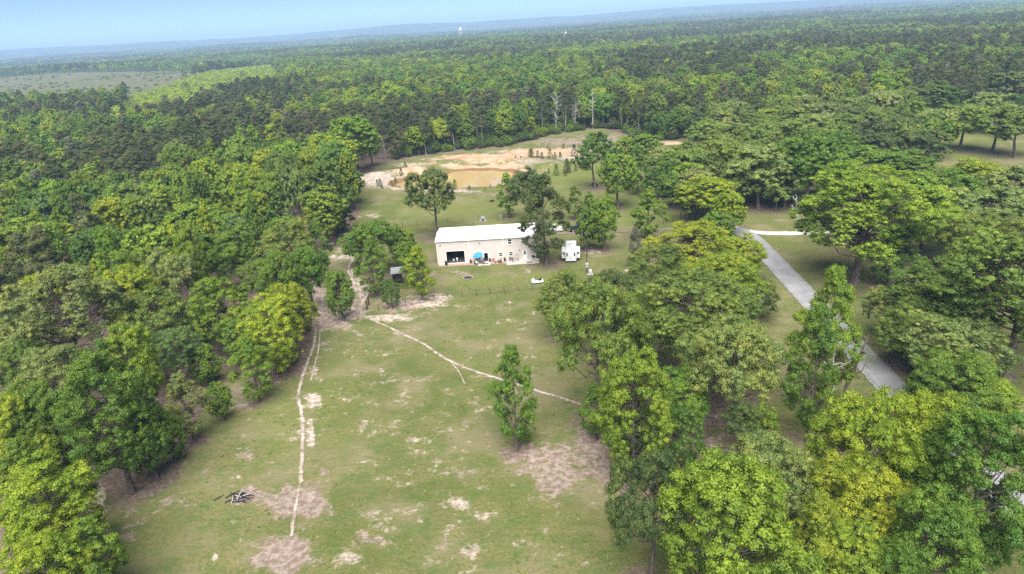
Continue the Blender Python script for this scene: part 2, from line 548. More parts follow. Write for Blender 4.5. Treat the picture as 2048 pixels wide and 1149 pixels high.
def gen_tree(style, seed, lod, big=False):
    """returns (trunk MB, crown verts, lv, tip, height, radius); trunk base at the origin"""
    r = np.random.default_rng(seed * 17 + 3)
    tb = MB()
    H0 = 16.0
    lobes = []     # centre, radius, flatten
    if style == 'round':
        c0 = np.array([0, 0, 9.4]); rad3 = np.array([4.9, 4.9, 6.1])
        n = 40
        for i in range(n):
            z = 1 - 1.82 * (i + .5) / n; a = i * 2.39996 + r.uniform(-.3, .3)
            d = np.array([math.sqrt(max(0, 1 - z * z)) * math.cos(a), math.sqrt(max(0, 1 - z * z)) * math.sin(a), z])
            k = r.uniform(.56, .86)
            lobes.append((c0 + d * rad3 * k, r.uniform(1.1, 1.95), .9))
        trunk_top = 13
    elif style == 'full':      # leafed almost to the ground
        c0 = np.array([0, 0, 8.3]); rad3 = np.array([4.9, 4.9, 7.4])
        n = 42
        for i in range(n):
            z = 1 - 1.9 * (i + .5) / n; a = i * 2.39996 + r.uniform(-.35, .35)
            d = np.array([math.sqrt(max(0, 1 - z * z)) * math.cos(a), math.sqrt(max(0, 1 - z * z)) * math.sin(a), z])
            lobes.append((c0 + d * rad3 * r.uniform(.56, .88), r.uniform(1.05, 1.95), .9))
        trunk_top = 13
    elif style == 'oak':
        c0 = np.array([0, 0, 9.3]); rad3 = np.array([6.3, 6.3, 5.7])
        n = 34
        for i in range(n):
            z = 1 - 1.55 * (i + .5) / n; a = i * 2.39996 + r.uniform(-.4, .4)
            d = np.array([math.sqrt(max(0, 1 - z * z)) * math.cos(a), math.sqrt(max(0, 1 - z * z)) * math.sin(a), z])
            k = r.uniform(.5, .9)
            lobes.append((c0 + d * rad3 * k + np.array([0, 0, r.uniform(-.9, .6)]), r.uniform(1.15, 2.2), .8))
        trunk_top = 10.5
    elif style == 'tall':
        n = 27
        for i in range(n):
            t = (i + .5) / n
            a = i * 2.39996 + r.uniform(-.5, .5)
            z = 2.9 + 12.4 * t
            R = (3.3 * math.sin(min(1, t * 1.05 + .12) * math.pi) ** .6 + .25) * r.uniform(.45, 1.1)
            lobes.append((np.array([R * math.cos(a), R * math.sin(a), z]), r.uniform(1.0, 1.75), .85))
        trunk_top = 15
    elif style == 'ragged':    # sparse, irregular: wide gaps between the limbs
        n = 19
        for i in range(n):
            t = (i + .5) / n
            a = i * 2.39996 + r.uniform(-.9, .9)
            z = 5.2 + 10 * t + r.uniform(-.8, .8)
            R = 4.6 * (1 - .55 * t) * r.uniform(.35, 1.15)
            lobes.append((np.array([R * math.cos(a), R * math.sin(a), z]), r.uniform(.85, 1.55), .75))
        trunk_top = 14.5
    elif style == 'bush':
        c0 = np.array([0, 0, 7.2]); rad3 = np.array([6.2, 6.2, 6.6])
        n = 24
        for i in range(n):
            z = 1 - 1.9 * (i + .5) / n; a = i * 2.39996
            d = np.array([math.sqrt(max(0, 1 - z * z)) * math.cos(a), math.sqrt(max(0, 1 - z * z)) * math.sin(a), z])
            lobes.append((c0 + d * rad3 * r.uniform(.6, .8), r.uniform(1.6, 2.4), .9))
        trunk_top = 8
    elif style == 'pine':
        n = 30
        for i in range(n):
            t = (i + .5) / n
            a = i * 2.39996 + r.uniform(-.6, .6)
            z = 8.6 + 9.6 * t
            R = 3.3 * (1 - t) ** .65 * r.uniform(.45, 1.1) + .1
            lobes.append((np.array([R * math.cos(a), R * math.sin(a), z + r.uniform(-.4, .4)]), r.uniform(.75, 1.35), .6))
        trunk_top = 17.6
    elif style == 'youngpine':
        n = 34
        for i in range(n):
            t = (i + .5) / n
            a = i * 2.39996 + r.uniform(-.6, .6)
            z = 1.2 + 14.2 * t
            R = 4.2 * (1 - t) ** .8 * r.uniform(.5, 1.1) + .1
            lobes.append((np.array([R * math.cos(a), R * math.sin(a), z]), r.uniform(.9, 1.6), .7))
        trunk_top = 15
    if big:      # wide old trees: many more and finer boughs in the same outline
        extra = []
        for (c, R, fl) in lobes:
            for d in rdirs(2, r):
                extra.append((c + d * R * np.array([.85, .85, .7]), R * r.uniform(.45, .68), fl))
            extra.append((c, R * .7, fl))
        lobes = extra
    # trunk and limbs
    bend = r.normal(size=2) * .35
    if style == 'ragged': bend *= 1.8
    rad0 = {'oak': .42, 'pine': .27, 'youngpine': .3, 'bush': .3, 'tall': .27, 'ragged': .33}.get(style, .36)
    def axis(z):
        t = z / trunk_top
        return np.array([bend[0] * math.sin(t * 2.4), bend[1] * math.sin(t * 1.9 + .3) - bend[1] * math.sin(.3), z])
    ns = 7 if lod <= 1 else 4
    zz = [0, .35, .9, 2.5, 5, 8, 11, 14, 17.6]
    zz = [z for z in zz if z < trunk_top] + [trunk_top]
    if lod <= 2:
        tb.tube([axis(z) for z in zz], [rad0 * (1.55 if z == 0 else 1.18 if z < .4 else max(.16, 1 - .85 * z / trunk_top)) for z in zz], ns)
    pc = []; pr = []; out = []
    npuff = {0: 16, 1: 13, 2: 5, 3: 5}[lod]
    ctr = np.mean([l[0] for l in lobes], axis=0)
    for (c, R, fl) in lobes:
        if lod <= 1:
            z0 = max(1.6 if style in ('bush', 'youngpine') else 2.6, min(trunk_top * .92, c[2] - r.uniform(.5, 2.8) * (0.3 if style in ('pine', 'youngpine') else 1)))
            limb(tb, axis(z0), c, rad0 * .24 * (1 - .55 * z0 / trunk_top) + .025, .02, r, 4 if lod else 5)
            if lod == 0:
                for _ in range(3):
                    q = c + rdirs(1, r)[0] * R * .8 * np.array([1, 1, fl])
                    limb(tb, c * .75 + axis(z0) * .25, q, .045, .014, r, 3, .08, 2)
        od = c - (ctr * np.array([1, 1, .75]) if style not in ('pine', 'youngpine') else np.array([0, 0, c[2] - 1]))
        od = od / (np.linalg.norm(od) + 1e-6)
        m = npuff
        d = rdirs(m * 2, r)
        sc = d @ od + .5 * d[:, 2] + r.uniform(-.35, .35, m * 2)
        d = d[np.argsort(-sc)[:m]]
        pc.append(c + d * R * np.array([1, 1, fl]) * r.uniform(.55, 1.0, (m, 1)))
        pr.append(R * r.uniform(.27, .45, m) * (1.45 if lod == 2 else 1.1 if lod == 1 else 1)); out.append(np.repeat(od[None], m, 0) * .6 + d * .6)
    pc = np.concatenate(pc); pr = np.concatenate(pr); out = np.concatenate(out)
    inter = None
    if lod <= 2 and style not in ('pine', 'youngpine'):
        kk = {0: 16, 1: 6, 2: 2}[lod]
        inter = np.concatenate([c + rdirs(kk, r) * R * .6 * r.random((kk, 1)) ** .5 for (c, R, fl) in lobes])
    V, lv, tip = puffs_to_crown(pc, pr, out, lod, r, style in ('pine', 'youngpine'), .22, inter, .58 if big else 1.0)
    rr = np.hypot(V[:, 0], V[:, 1])
    return tb, V, lv, tip, float(np.percentile(V[:, 2], 99.7)), float(np.percentile(rr, 86 if style == 'ragged' else 94))

PROTO = {}
def proto(style, var, lod, big=False):
    k = (style, var, lod, big)
    if k not in PROTO:
        tb, V, lv, tip, h, R = gen_tree(style, var * 7 + sum(map(ord, style)), lod, big)
        n = len(V) // 4
        me = npmesh('crown_' + style, V, np.arange(4 * n).reshape(n, 4), M['leaf'])
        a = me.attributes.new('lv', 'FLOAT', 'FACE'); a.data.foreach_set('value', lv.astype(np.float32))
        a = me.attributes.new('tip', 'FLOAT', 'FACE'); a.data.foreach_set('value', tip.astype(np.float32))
        tm = tb.mesh('trunk_' + style, M['bark_grey'] if style in ('pine',) else M['bark']) if tb.v else None
        PROTO[k] = (tm, me, h, R)
    return PROTO[k]

TINT = dict(lime=(.199, .270, .024), bright=(.152, .242, .029), green=(.111, .195, .029), deep=(.083, .152, .030),
            olive=(.135, .193, .039), sage=(.169, .223, .066), dark=(.094, .133, .041), pine=(.092, .118, .050),
            yellow=(.178, .253, .028), blue=(.101, .184, .054), greyp=(.139, .144, .107))
PALE = dict(sage=.9, olive=.7, dark=.3, greyp=.5)
TREES = []       # x, y, crown radius, for leaf litter

def plant(style, var, x, y, h, wid, tint, label, cat='tree', name=None, group=None, rz=None, lod=None, jit=.10, lean=(0, 0), z=None):
    dist = math.hypot(x, y)
    if lod is None: lod = 0 if dist < 150 else 1
    big = wid > 13.0 and style in ('round', 'oak', 'full') and lod == 0
    if big: var = 0 if style == 'full' else var % 2
    elif lod == 0 and style in ('round', 'oak'): var = var % 3
    elif lod == 0 and style == 'full': var = var % 2
    tm, me, h0, R0 = proto(style, var, lod, big)
    nm = name or {'oak': 'oak_tree', 'pine': 'pine_tree', 'youngpine': 'young_pine', 'bush': 'shrub'}.get(style, 'broadleaf_tree')
    zz = terr1(x, y) if z is None else z
    t = empty(nm, (x, y, zz), rng.uniform(0, 6.28) if rz is None else rz)
    t.rotation_euler = (lean[0], lean[1], t.rotation_euler[2])
    t.scale = (wid / (2 * R0), wid / (2 * R0), h / h0)
    tag(t, label, cat, group)
    col = np.array(TINT[tint]) * rng.uniform(1 - jit * .4, 1 + jit * .4, 3) * rng.uniform(1 - jit, 1 + jit)
    if tm is not None:
        link(bpy.data.objects.new('trunk', tm), t)
    c = link(bpy.data.objects.new('crown', me), t)
    c['tint'] = [float(v) for v in col]
    c['pale'] = float(PALE.get(tint, .12))
    TREES.append((x, y, wid / 2))
    return t

def hgt(g, ty):
    lo, hi = 0.5, 60
    for _ in range(30):
        m = (lo + hi) / 2
        if PIX(g + np.array([0, 0, m]))[1] > ty: lo = m
        else: hi = m
    return lo

# ------------------------------------------------------------------ the trees one can pick out, each where it stands
# B: trunk base known (bx, by, top y, crown width in px); T: crown top known (tx, ty, height m, width px)
PLACED = []
def put(g, h, wpx, style, var, tint, label, **kw):
    dist = np.linalg.norm(np.array([g[0], g[1], h * .6]) - CAMP)
    wid = wpx / F * dist * (.88 if dist < 170 else 1.0) * (1.35 if style == 'ragged' else 1)
    if dist > 200: wid = min(wid, 1.12 * h)
    plant(style, var, g[0], g[1], h, wid, tint, label, **kw)
    PLACED.append((g[0], g[1], wid / 2, h))
def B(bx, by, ty, wpx, style, var, tint, label, **kw):
    g = G(bx, by); put(g, hgt(g, ty), wpx, style, var, tint, label, **kw)
def T(tx, ty, h, wpx, style, var, tint, label, **kw):
    g = G(tx, ty, h); put(np.array([g[0], g[1], 0.0]), h, wpx, style, var, tint, label, **kw)

# foreground, right of the meadow
T(1475, 925, 17, 300, 'full', 0, 'bright', 'big bright green tree in the foreground at the bottom edge, tallest dome there')
T(1305, 905, 15, 190, 'oak', 1, 'dark', 'dull olive tree with bare twigs at the lower meadow edge beside the big bright dome')
T(1550, 872, 13, 215, 'oak', 2, 'sage', 'grey green oak peeking out behind the big bright foreground dome')
T(1745, 805, 16, 225, 'oak', 0, 'lime', 'broad lime tree below the near end of the grey road')
T(1885, 790, 15, 170, 'round', 2, 'lime', 'yellow green tree just under the visible near end of the road')
T(1995, 822, 18, 215, 'full', 3, 'green', 'tall deep green tree at the right edge of the foreground')
T(1728, 925, 12, 170, 'round', 1, 'lime', 'lower lime tree in front of the broad lime tree below the road')
T(1640, 985, 13, 140, 'tall', 1, 'yellow', 'dark yellow green tree squeezed right of the big bright foreground dome')
T(1715, 1055, 10, 150, 'round', 2, 'yellow', 'yellow green tree at the bottom edge between dark gaps')
T(1880, 1000, 13, 170, 'full', 0, 'green', 'mid green tree at the bottom edge left of the tall deep green one')
T(1815, 1090, 10, 120, 'tall', 0, 'green', 'small green tree at the bottom edge under the lime trees')
T(1925, 712, 12, 165, 'round', 1, 'green', 'green tree overhanging the near end of the grey road from its right side')
T(1985, 760, 9, 120, 'round', 3, 'bright', 'green tree at the lawn edge right of the road end')
T(1525, 812, 7.5, 78, 'bush', 0, 'bright', 'small bright green leafy tree in the gap under the pale oak')
B(1612, 884, 612, 125, 'tall', 1, 'green', 'tall dark trunked green tree left of the road, front one of the pair')
B(1640, 815, 533, 130, 'tall', 0, 'bright', 'tall bright topped tree that hides the middle of the road')
B(1460, 865, 645, 210, 'oak', 3, 'sage', 'pale sage oak with cream tips standing over brown leaf litter')
B(1268, 955, 706, 170, 'full', 2, 'bright', 'bright green tree with low skirts at the right meadow edge')
B(1357, 880, 745, 130, 'round', 1, 'green', 'green tree with a bare dark trunk beside the bright low skirted one')
B(1200, 842, 556, 215, 'oak', 1, 'olive', 'tall oak with long bare grey trunk leaning over the meadow', lean=(0, 0))
B(1033, 905, 692, 102, 'tall', 0, 'green', 'lone slim tree standing in the meadow with gappy crown')
B(1052, 893, 815, 42, 'tall', 1, 'green', 'thin sapling at the foot of the lone slim meadow tree', name='sapling')
T(1400, 552, 16.5, 290, 'oak', 2, 'olive', 'great spreading oak with cream blossom in the middle right')
T(1475, 640, 12, 130, 'oak', 0, 'olive', 'lower oak at the right flank of the great cream blossom oak')
T(1290, 600, 14, 170, 'oak', 3, 'olive', 'olive oak left of the great cream blossom oak')
T(1215, 548, 14, 170, 'oak', 0, 'dark', 'dark oak between the camper and the tall grey trunked oak')
T(1120, 545, 12, 120, 'oak', 2, 'olive', 'olive oak nearest the white camper, reaching toward the house patio')
T(1390, 447, 14, 165, 'round', 3, 'lime', 'lime tree left of the road near the driveway mouth')
T(1450, 510, 13, 170, 'round', 0, 'yellow', 'yellow green tree crowding the left edge of the road')
T(1325, 488, 12, 150, 'oak', 1, 'olive', 'olive tree between the yard and the lime tree by the road')
T(1490, 470, 10, 90, 'round', 2, 'lime', 'small lime tree where the road meets the stone driveway')
B(1512, 640, 555, 95, 'bush', 1, 'dark', 'dark evergreen shrub tree at the left edge of the road', name='evergreen_tree')
B(1192, 880, 770, 78, 'tall', 0, 'green', 'young green tree at the foot of the tall grey trunked oak')
T(1360, 815, 9, 120, 'bush', 1, 'deep', 'dark low tree behind the green tree with bare dark trunk')
T(1490, 800, 8, 90, 'oak', 2, 'dark', 'low dull tree under the pale sage oak')
T(1260, 780, 10, 110, 'bush', 0, 'deep', 'deep green thicket tree behind the tall grey trunked oak')

# right of the road
B(1708, 568, 338, 245, 'round', 1, 'bright', 'large light green shade tree on the lawn right of the road')
B(1800, 520, 352, 150, 'round', 0, 'bright', 'light green tree right behind the large shade tree')
B(1775, 572, 455, 80, 'tall', 0, 'deep', 'dark columnar tree beside the large shade tree trunk')
B(2014, 757, 458, 300, 'oak', 0, 'olive', 'massive oak with a thick dark trunk at the right edge')
T(1900, 520, 15, 200, 'oak', 3, 'olive', 'domed oak left of the massive right edge oak')
T(1985, 372, 14, 170, 'oak', 1, 'sage', 'pale oak at the right edge above the massive oak')
T(1955, 318, 13, 120, 'round', 2, 'lime', 'lime tree in front of the open lawn at right')
T(1900, 345, 14, 120, 'round', 3, 'green', 'green tree left of the lime one below the open lawn')
T(1860, 395, 13, 110, 'round', 1, 'green', 'green tree next to the white drive at right')
T(2030, 330, 14, 110, 'oak', 2, 'sage', 'sage oak at the far right edge above the pale oak')
T(1778, 577, 9, 95, 'oak', 3, 'sage', 'small grey green tree beside two dark gate posts')
T(1828, 642, 8, 125, 'oak', 0, 'olive', 'low wide olive tree with black shade under it by the road')
T(1930, 645, 11, 190, 'oak', 2, 'sage', 'pale tree with dead twigs right of the road')
T(1870, 590, 11, 150, 'oak', 1, 'olive', 'olive tree behind the pale tree with dead twigs')
T(1930, 700, 9, 130, 'oak', 3, 'olive', 'low olive tree below the pale tree with dead twigs')
# oaks at the far right lawn
B(1918, 300, 208, 92, 'oak', 0, 'olive', 'oak with clean trunk at the left side of the far lawn')
B(1983, 306, 213, 105, 'oak', 1, 'olive', 'dense oak in the middle of the far lawn row')
B(2030, 316, 215, 80, 'oak', 2, 'olive', 'oak at the right end of the far lawn row')
T(1985, 186, 15, 130, 'oak', 3, 'sage', 'pale topped oak rising behind the far lawn row')
T(2015, 143, 16, 120, 'oak', 0, 'dark', 'dark oak against the pines at the far right')
B(1866, 238, 163, 86, 'round', 2, 'deep', 'round deep green tree alone against the far pines')
T(1850, 216, 8, 62, 'bush', 1, 'yellow', 'small yellow green tree at the edge of the far lawn')
T(1765, 178, 15, 88, 'oak', 1, 'sage', 'pale domed oak left of the round deep green tree')
T(1735, 222, 15, 105, 'oak', 2, 'olive', 'olive oak below the pale domed oak')
T(1800, 235, 14, 110, 'oak', 3, 'dark', 'dark oak at the left edge of the far lawn')
T(1845, 262, 13, 90, 'oak', 0, 'dark', 'dark oak just left of the far lawn strip')
T(1690, 228, 15, 115, 'oak', 1, 'olive', 'broad oak in the row in front of the far pines')
T(1640, 206, 15, 110, 'oak', 3, 'sage', 'pale crested oak in front of the far pines')
T(1560, 190, 14, 95, 'round', 0, 'lime', 'soft lime tree at the foot of the far pines')
T(1540, 215, 13, 75, 'round', 1, 'lime', 'small lime tree below the soft lime one')
T(1487, 222, 9, 30, 'tall', 1, 'yellow', 'thin pale sapling in front of the far pine trunks')
T(1600, 238, 14, 105, 'oak', 0, 'olive', 'oak in the second row left of the pale crested oak')
T(1418, 238, 14, 95, 'oak', 2, 'olive', 'oak at the left end of the right grove')
T(1462, 246, 14, 100, 'oak', 1, 'olive', 'oak second from the left in the right grove')
B(1517, 418, 292, 125, 'oak', 3, 'sage', 'pale oak with straight trunk on the open grove floor')
B(1472, 395, 283, 110, 'oak', 0, 'olive', 'oak with dark forked trunk left of the straight trunked pale oak')
T(1520, 258, 14, 110, 'oak', 2, 'olive', 'oak crown behind the straight trunked pale oak')
B(1568, 416, 283, 90, 'tall', 0, 'green', 'green tree with slim trunk left of the bare sapling')
B(1607, 416, 268, 110, 'round', 3, 'green', 'bright edged green tree with dark trunk right of the bare sapling')
T(1715, 284, 13, 115, 'round', 2, 'green', 'rounded green tree behind the large shade tree')
T(1775, 300, 12, 100, 'round', 1, 'green', 'green tree behind the shade tree to its right')
T(1660, 300, 13, 90, 'round', 0, 'green', 'green tree between the grove and the large shade tree')
B(1551, 424, 362, 48, 'oak', 1, 'sage', 'small pale tree on the grove floor', name='small_tree')
T(1720, 330, 11, 90, 'oak', 3, 'olive', 'olive tree half hidden behind the large shade tree top')
# between the yard and the grove
B(1410, 445, 352, 112, 'round', 2, 'lime', 'yellow lime tree beyond the yard fence')
B(1375, 415, 327, 75, 'round', 3, 'yellow', 'lime tree tucked behind the yellow lime one')
T(1400, 335, 12, 85, 'oak', 2, 'sage', 'pale olive tree behind the two lime trees at the fence')
B(1437, 500, 425, 75, 'round', 1, 'green', 'small green tree at the start of the stone driveway')
B(1237, 418, 308, 76, 'round', 3, 'bright', 'neat bright green shade tree on the lawn right of the pond')
B(1191, 378, 265, 80, 'oak', 2, 'deep', 'dark crooked tree at the right end of the pond bank')
B(1276, 390, 292, 56, 'tall', 1, 'green', 'narrow green tree behind the neat bright shade tree')
T(1290, 268, 11, 58, 'round', 0, 'bright', 'round green tree by the clay track at the wood edge')
T(1268, 262, 9, 40, 'oak', 2, 'dark', 'small dull tree left of the round green one at the clay track')
T(1322, 296, 12, 66, 'oak', 3, 'sage', 'greyish tree with thin crown in the right grove')
T(1352, 302, 12, 76, 'round', 2, 'green', 'green tree beside the greyish thin crowned one')
T(1340, 325, 10, 60, 'tall', 0, 'deep', 'dark green tree at the left rim of the right grove')
T(1370, 283, 12, 70, 'oak', 1, 'olive', 'olive tree at the rear left of the right grove')
B(1297, 482, 375, 78, 'tall', 0, 'bright', 'green yard tree between the young pine and the fence')
B(1210, 503, 390, 66, 'round', 2, 'bright', 'front tree of the yard trio beside the dark pickup')
B(1197, 500, 400, 50, 'tall', 0, 'green', 'middle tree of the yard trio beside the dark pickup')
B(1180, 496, 385, 52, 'tall', 1, 'green', 'left tree of the yard trio beside the dark pickup')
B(1094, 532, 350, 118, 'tall', 0, 'dark', 'tall dark tree in front of the right corner of the house')
B(1058, 455, 333, 74, 'oak', 1, 'dark', 'dark tree behind the house roof')
B(1017, 436, 346, 44, 'tall', 1, 'bright', 'slim light green tree behind the house beside the gate')
B(873, 478, 340, 100, 'oak', 0, 'dark', 'tall dark tree behind the left corner of the house')
# around the shed left of the house
B(757, 552, 447, 120, 'oak', 0, 'green', 'wide dark green tree over the shed left of the house')
B(715, 535, 462, 60, 'round', 1, 'green', 'green tree at the left flank of the wide tree by the shed')
B(752, 592, 480, 78, 'tall', 0, 'green', 'green tree with thin trunk in front of the shed')
B(812, 545, 452, 62, 'round', 2, 'bright', 'small green tree between the shed and the house')
B(845, 600, 492, 66, 'tall', 1, 'lime', 'thin trunked light tree nearest the left end of the house')
B(830, 573, 483, 60, 'tall', 0, 'bright', 'thin trunked tree just behind the light one by the house')
B(785, 615, 560, 46, 'bush', 1, 'deep', 'round dark bush tree at the fence by the shed', name='round_bush', cat='bush')
B(688, 642, 541, 70, 'full', 0, 'green', 'round green tree alone beside the sandy track')
# left wood edge
B(668, 472, 322, 90, 'full', 0, 'deep', 'tall dark tree at the corner of the left woods near the pond')
B(688, 464, 388, 52, 'tall', 1, 'deep', 'smaller dark tree right of the tall dark corner tree')
B(718, 345, 232, 96, 'round', 3, 'bright', 'big light green tree at the far left end of the pond')
B(648, 345, 262, 70, 'oak', 2, 'olive', 'olive domed tree left of the big light green pond tree')
T(598, 268, 14, 68, 'oak', 1, 'olive', 'dense olive dome in the woods left of the pond')
B(612, 668, 588, 66, 'tall', 0, 'yellow', 'small yellowish tree where the sandy track narrows')
B(556, 748, 597, 138, 'full', 2, 'lime', 'dense lime tree at the top of the left meadow edge')
B(458, 712, 555, 125, 'full', 1, 'bright', 'pointed green tree behind the dense lime one at the meadow edge')
B(520, 803, 675, 92, 'tall', 0, 'bright', 'small layered lime tree standing out at the left meadow edge')
B(362, 775, 662, 125, 'oak', 3, 'blue', 'blue green spreading tree in the left woods edge')
B(390, 884, 748, 84, 'tall', 0, 'sage', 'slender pale tree with bare lower trunk at the left meadow edge')
B(265, 985, 700, 165, 'full', 3, 'green', 'tallest green tree of the left meadow edge with dark trunk')
B(316, 960, 790, 100, 'full', 0, 'green', 'green tree right of the tallest one at the left meadow edge')
B(112, 975, 772, 125, 'full', 0, 'green', 'green tree left of the washed out gully')
T(15, 788, 14, 120, 'full', 2, 'lime', 'lime tree cut by the left edge halfway down')
T(62, 928, 13, 180, 'full', 1, 'lime', 'big round lime tree at the lower left')
T(70, 1080, 11, 160, 'full', 0, 'lime', 'lime tree at the bottom left corner')
T(150, 1052, 9.5, 120, 'full', 3, 'bright', 'green tree right of the lime one at the bottom left corner')
T(185, 1130, 8, 70, 'tall', 1, 'green', 'small green tree at the bottom edge by the meadow')
T(95, 708, 13, 180, 'oak', 2, 'sage', 'greyish sage oak dome in the lower left woods')
B(170, 765, 535, 215, 'oak', 3, 'sage', 'old oak with long dark leaning trunk in the left woods')
T(30, 610, 13, 130, 'oak', 1, 'sage', 'sage oak at the left edge')
T(25, 690, 12, 100, 'oak', 0, 'olive', 'olive oak at the left edge below the sage one')
T(290, 582, 13, 150, 'oak', 1, 'olive', 'olive oak right of the pale dead trunk')
T(245, 650, 11, 90, 'round', 3, 'olive', 'dull green tree at the foot of the pale dead trunk')
T(560, 440, 15, 125, 'oak', 2, 'olive', 'olive green oak at the inner corner of the left woods')
T(605, 495, 13, 80, 'round', 0, 'green', 'green tree beside the sandy ground of the left woods')
T(625, 445, 13, 60, 'tall', 1, 'green', 'green tree at the very edge of the left woods near the dark quad')
T(520, 520, 11, 90, 'oak', 3, 'olive', 'low olive oak over bare ground in the left woods')
T(640, 375, 15, 80, 'round', 2, 'bright', 'green tree behind the tall dark corner tree')
T(460, 452, 15, 95, 'round', 1, 'green', 'green tree left of the inner corner oak')
T(385, 455, 15, 100, 'tall', 0, 'green', 'pointed green tree in the middle of the left woods')
T(290, 455, 15, 100, 'round', 3, 'bright', 'yellowish tipped tree in the middle of the left woods')
T(120, 448, 12, 90, 'tall', 1, 'lime', 'small lime tree beside bare ground in the left woods')
T(35, 440, 15, 110, 'round', 2, 'bright', 'broad green tree at the left edge above bare ground')
T(315, 375, 15, 85, 'tall', 0, 'yellow', 'pointed golden green tree standing out in the left woods')
T(375, 405, 14, 75, 'round', 1, 'bright', 'bright green tree right of the pointed golden one')
T(370, 302, 14, 58, 'oak', 2, 'bright', 'vivid flat topped green tree in the upper left woods')
T(150, 276, 14, 68, 'round', 3, 'yellow', 'yellow green twin domed tree in the upper left woods')
T(50, 322, 14, 70, 'round', 0, 'yellow', 'pale yellow green tree near the left edge of the upper woods')
T(250, 372, 14, 80, 'round', 1, 'green', 'green tree left of the pointed golden one')
T(200, 395, 14, 90, 'round', 2, 'green', 'green tree above the small lime one in the left woods')
T(395, 600, 8, 70, 'bush', 0, 'blue', 'small blue green tree left of the pointed meadow edge tree')

T(1480, 330, 12, 80, 'oak', 2, 'olive', 'low oak in front of the forked trunk oak in the right grove')
T(1385, 300, 13, 80, 'oak', 0, 'olive', 'oak at the left rear of the right grove')
T(1445, 270, 14, 95, 'oak', 3, 'olive', 'oak in the middle rear of the right grove')
T(1555, 300, 13, 80, 'oak', 1, 'olive', 'oak between the straight trunked pale oak and the slim green tree')
T(1630, 250, 14, 100, 'oak', 2, 'olive', 'oak behind the bright edged green tree')
T(1680, 262, 13, 90, 'round', 3, 'green', 'green tree behind the rounded green one near the shade tree')
T(1745, 262, 13, 95, 'oak', 1, 'dark', 'dark oak right of the broad row oak')
T(1590, 215, 14, 85, 'oak', 3, 'olive', 'oak between the soft lime tree and the pale crested oak')
T(1820, 300, 12, 95, 'round', 2, 'green', 'green tree at the lower left of the far lawn')
T(1835, 340, 12, 95, 'round', 1, 'bright', 'bright green tree below the far lawn beside the light green one')
T(1510, 340, 9, 60, 'tall', 0, 'olive', 'slim olive tree at the foot of the straight trunked pale oak')
T(1350, 345, 10, 60, 'round', 0, 'green', 'green tree left of the lime pair at the fence')
T(1310, 335, 9, 50, 'tall', 1, 'deep', 'slim dark tree at the left rim of the right grove near the lawn')
T(1250, 275, 10, 45, 'round', 3, 'bright', 'small bright tree behind the neat bright shade tree')
T(1460, 380, 11, 70, 'round', 2, 'lime', 'lime tree right of the yellow lime one beyond the fence')
T(1940, 420, 13, 120, 'oak', 3, 'olive', 'olive oak above the domed oak on the right')
T(2040, 430, 13, 120, 'oak', 2, 'olive', 'olive oak cut by the right edge above the massive oak')

B(352, 925, 830, 62, 'full', 0, 'green', 'small bushy green tree right of the tallest left edge tree')
B(448, 842, 765, 52, 'full', 1, 'bright', 'small bright bushy tree between the slender pale tree and the layered lime one')
B(420, 770, 690, 70, 'full', 0, 'green', 'green tree behind the slender pale tree at the left edge')
B(492, 735, 640, 70, 'full', 1, 'green', 'bushy green tree between the pointed green and dense lime trees')
B(1170, 502, 415, 40, 'tall', 0, 'green', 'slim green tree just right of the white camper')
B(1150, 440, 372, 40, 'tall', 1, 'olive', 'slim olive tree on the lawn behind the black pickup')

# ------------------------------------------------------------------ where the woods are
CLEAR = gp([(120, 1600), (185, 1149), (192, 1000), (290, 968), (380, 892), (412, 800), (425, 725), (500, 765), (605, 745), (628, 650), (606, 600), (606, 540), (640, 482),
            (690, 466), (722, 430), (700, 350), (760, 328), (870, 308), (1010, 294), (1060, 282), (1120, 268), (1195, 257), (1250, 268), (1330, 284),
            (1400, 272), (1560, 262), (1700, 252), (1830, 240), (1900, 226), (2048, 212), (2300, 190), (3200, 300), (3200, 1600)])
DRY = gp([(-80, 232), (-80, 160), (300, 143), (398, 137), (430, 142), (345, 178), (235, 212)])
SHRUBLAND = gp([(170, 262), (262, 205), (420, 150), (545, 126), (575, 180), (450, 212), (345, 258), (240, 280)])
GULLY = gp([(160, 850), (245, 850), (245, 1160), (150, 1160)])

def jgrid(r0, r1, step, jit=.42, a0=-44, a1=44):
    """jittered points in the part of the land in front of the camera"""
    n = int(2 * r1 / step)
    ii = np.arange(-n // 2, n // 2 + 1)
    X, Y = np.meshgrid(ii * step, np.arange(0, int(r1 / step) + 1) * step)
    X = X + (np.arange(X.shape[0]) % 2)[:, None] * step * .5
    X = X.ravel() + rng.uniform(-jit, jit, X.size) * step; Y = Y.ravel() + rng.uniform(-jit, jit, Y.size) * step
    R = np.hypot(X, Y); A = np.degrees(np.arctan2(X, Y))
    k = (R >= r0) & (R < r1) & (A > a0) & (A < a1)
    return X[k], Y[k]

def species(x, y):
    """share of pines and of lime crowns at a place"""
    d = np.hypot(x, y); A = np.degrees(np.arctan2(x, y))
    pn = vnoise(x / 120 + 7, y / 120, 21) * .6 + vnoise(x / 45, y / 45, 22) * .4
    pine = sstep(.42, .66, pn * .8 + (vnoise(x / 260 + 1, y / 260, 24) - .3) * .45 + sstep(-14, 4, A) * .05 * sstep(230, 330, d) - .2 * (1 - sstep(230, 300, d))) * .76
    lime = vnoise(x / 60 + 3, y / 60, 23)
    return pine, lime

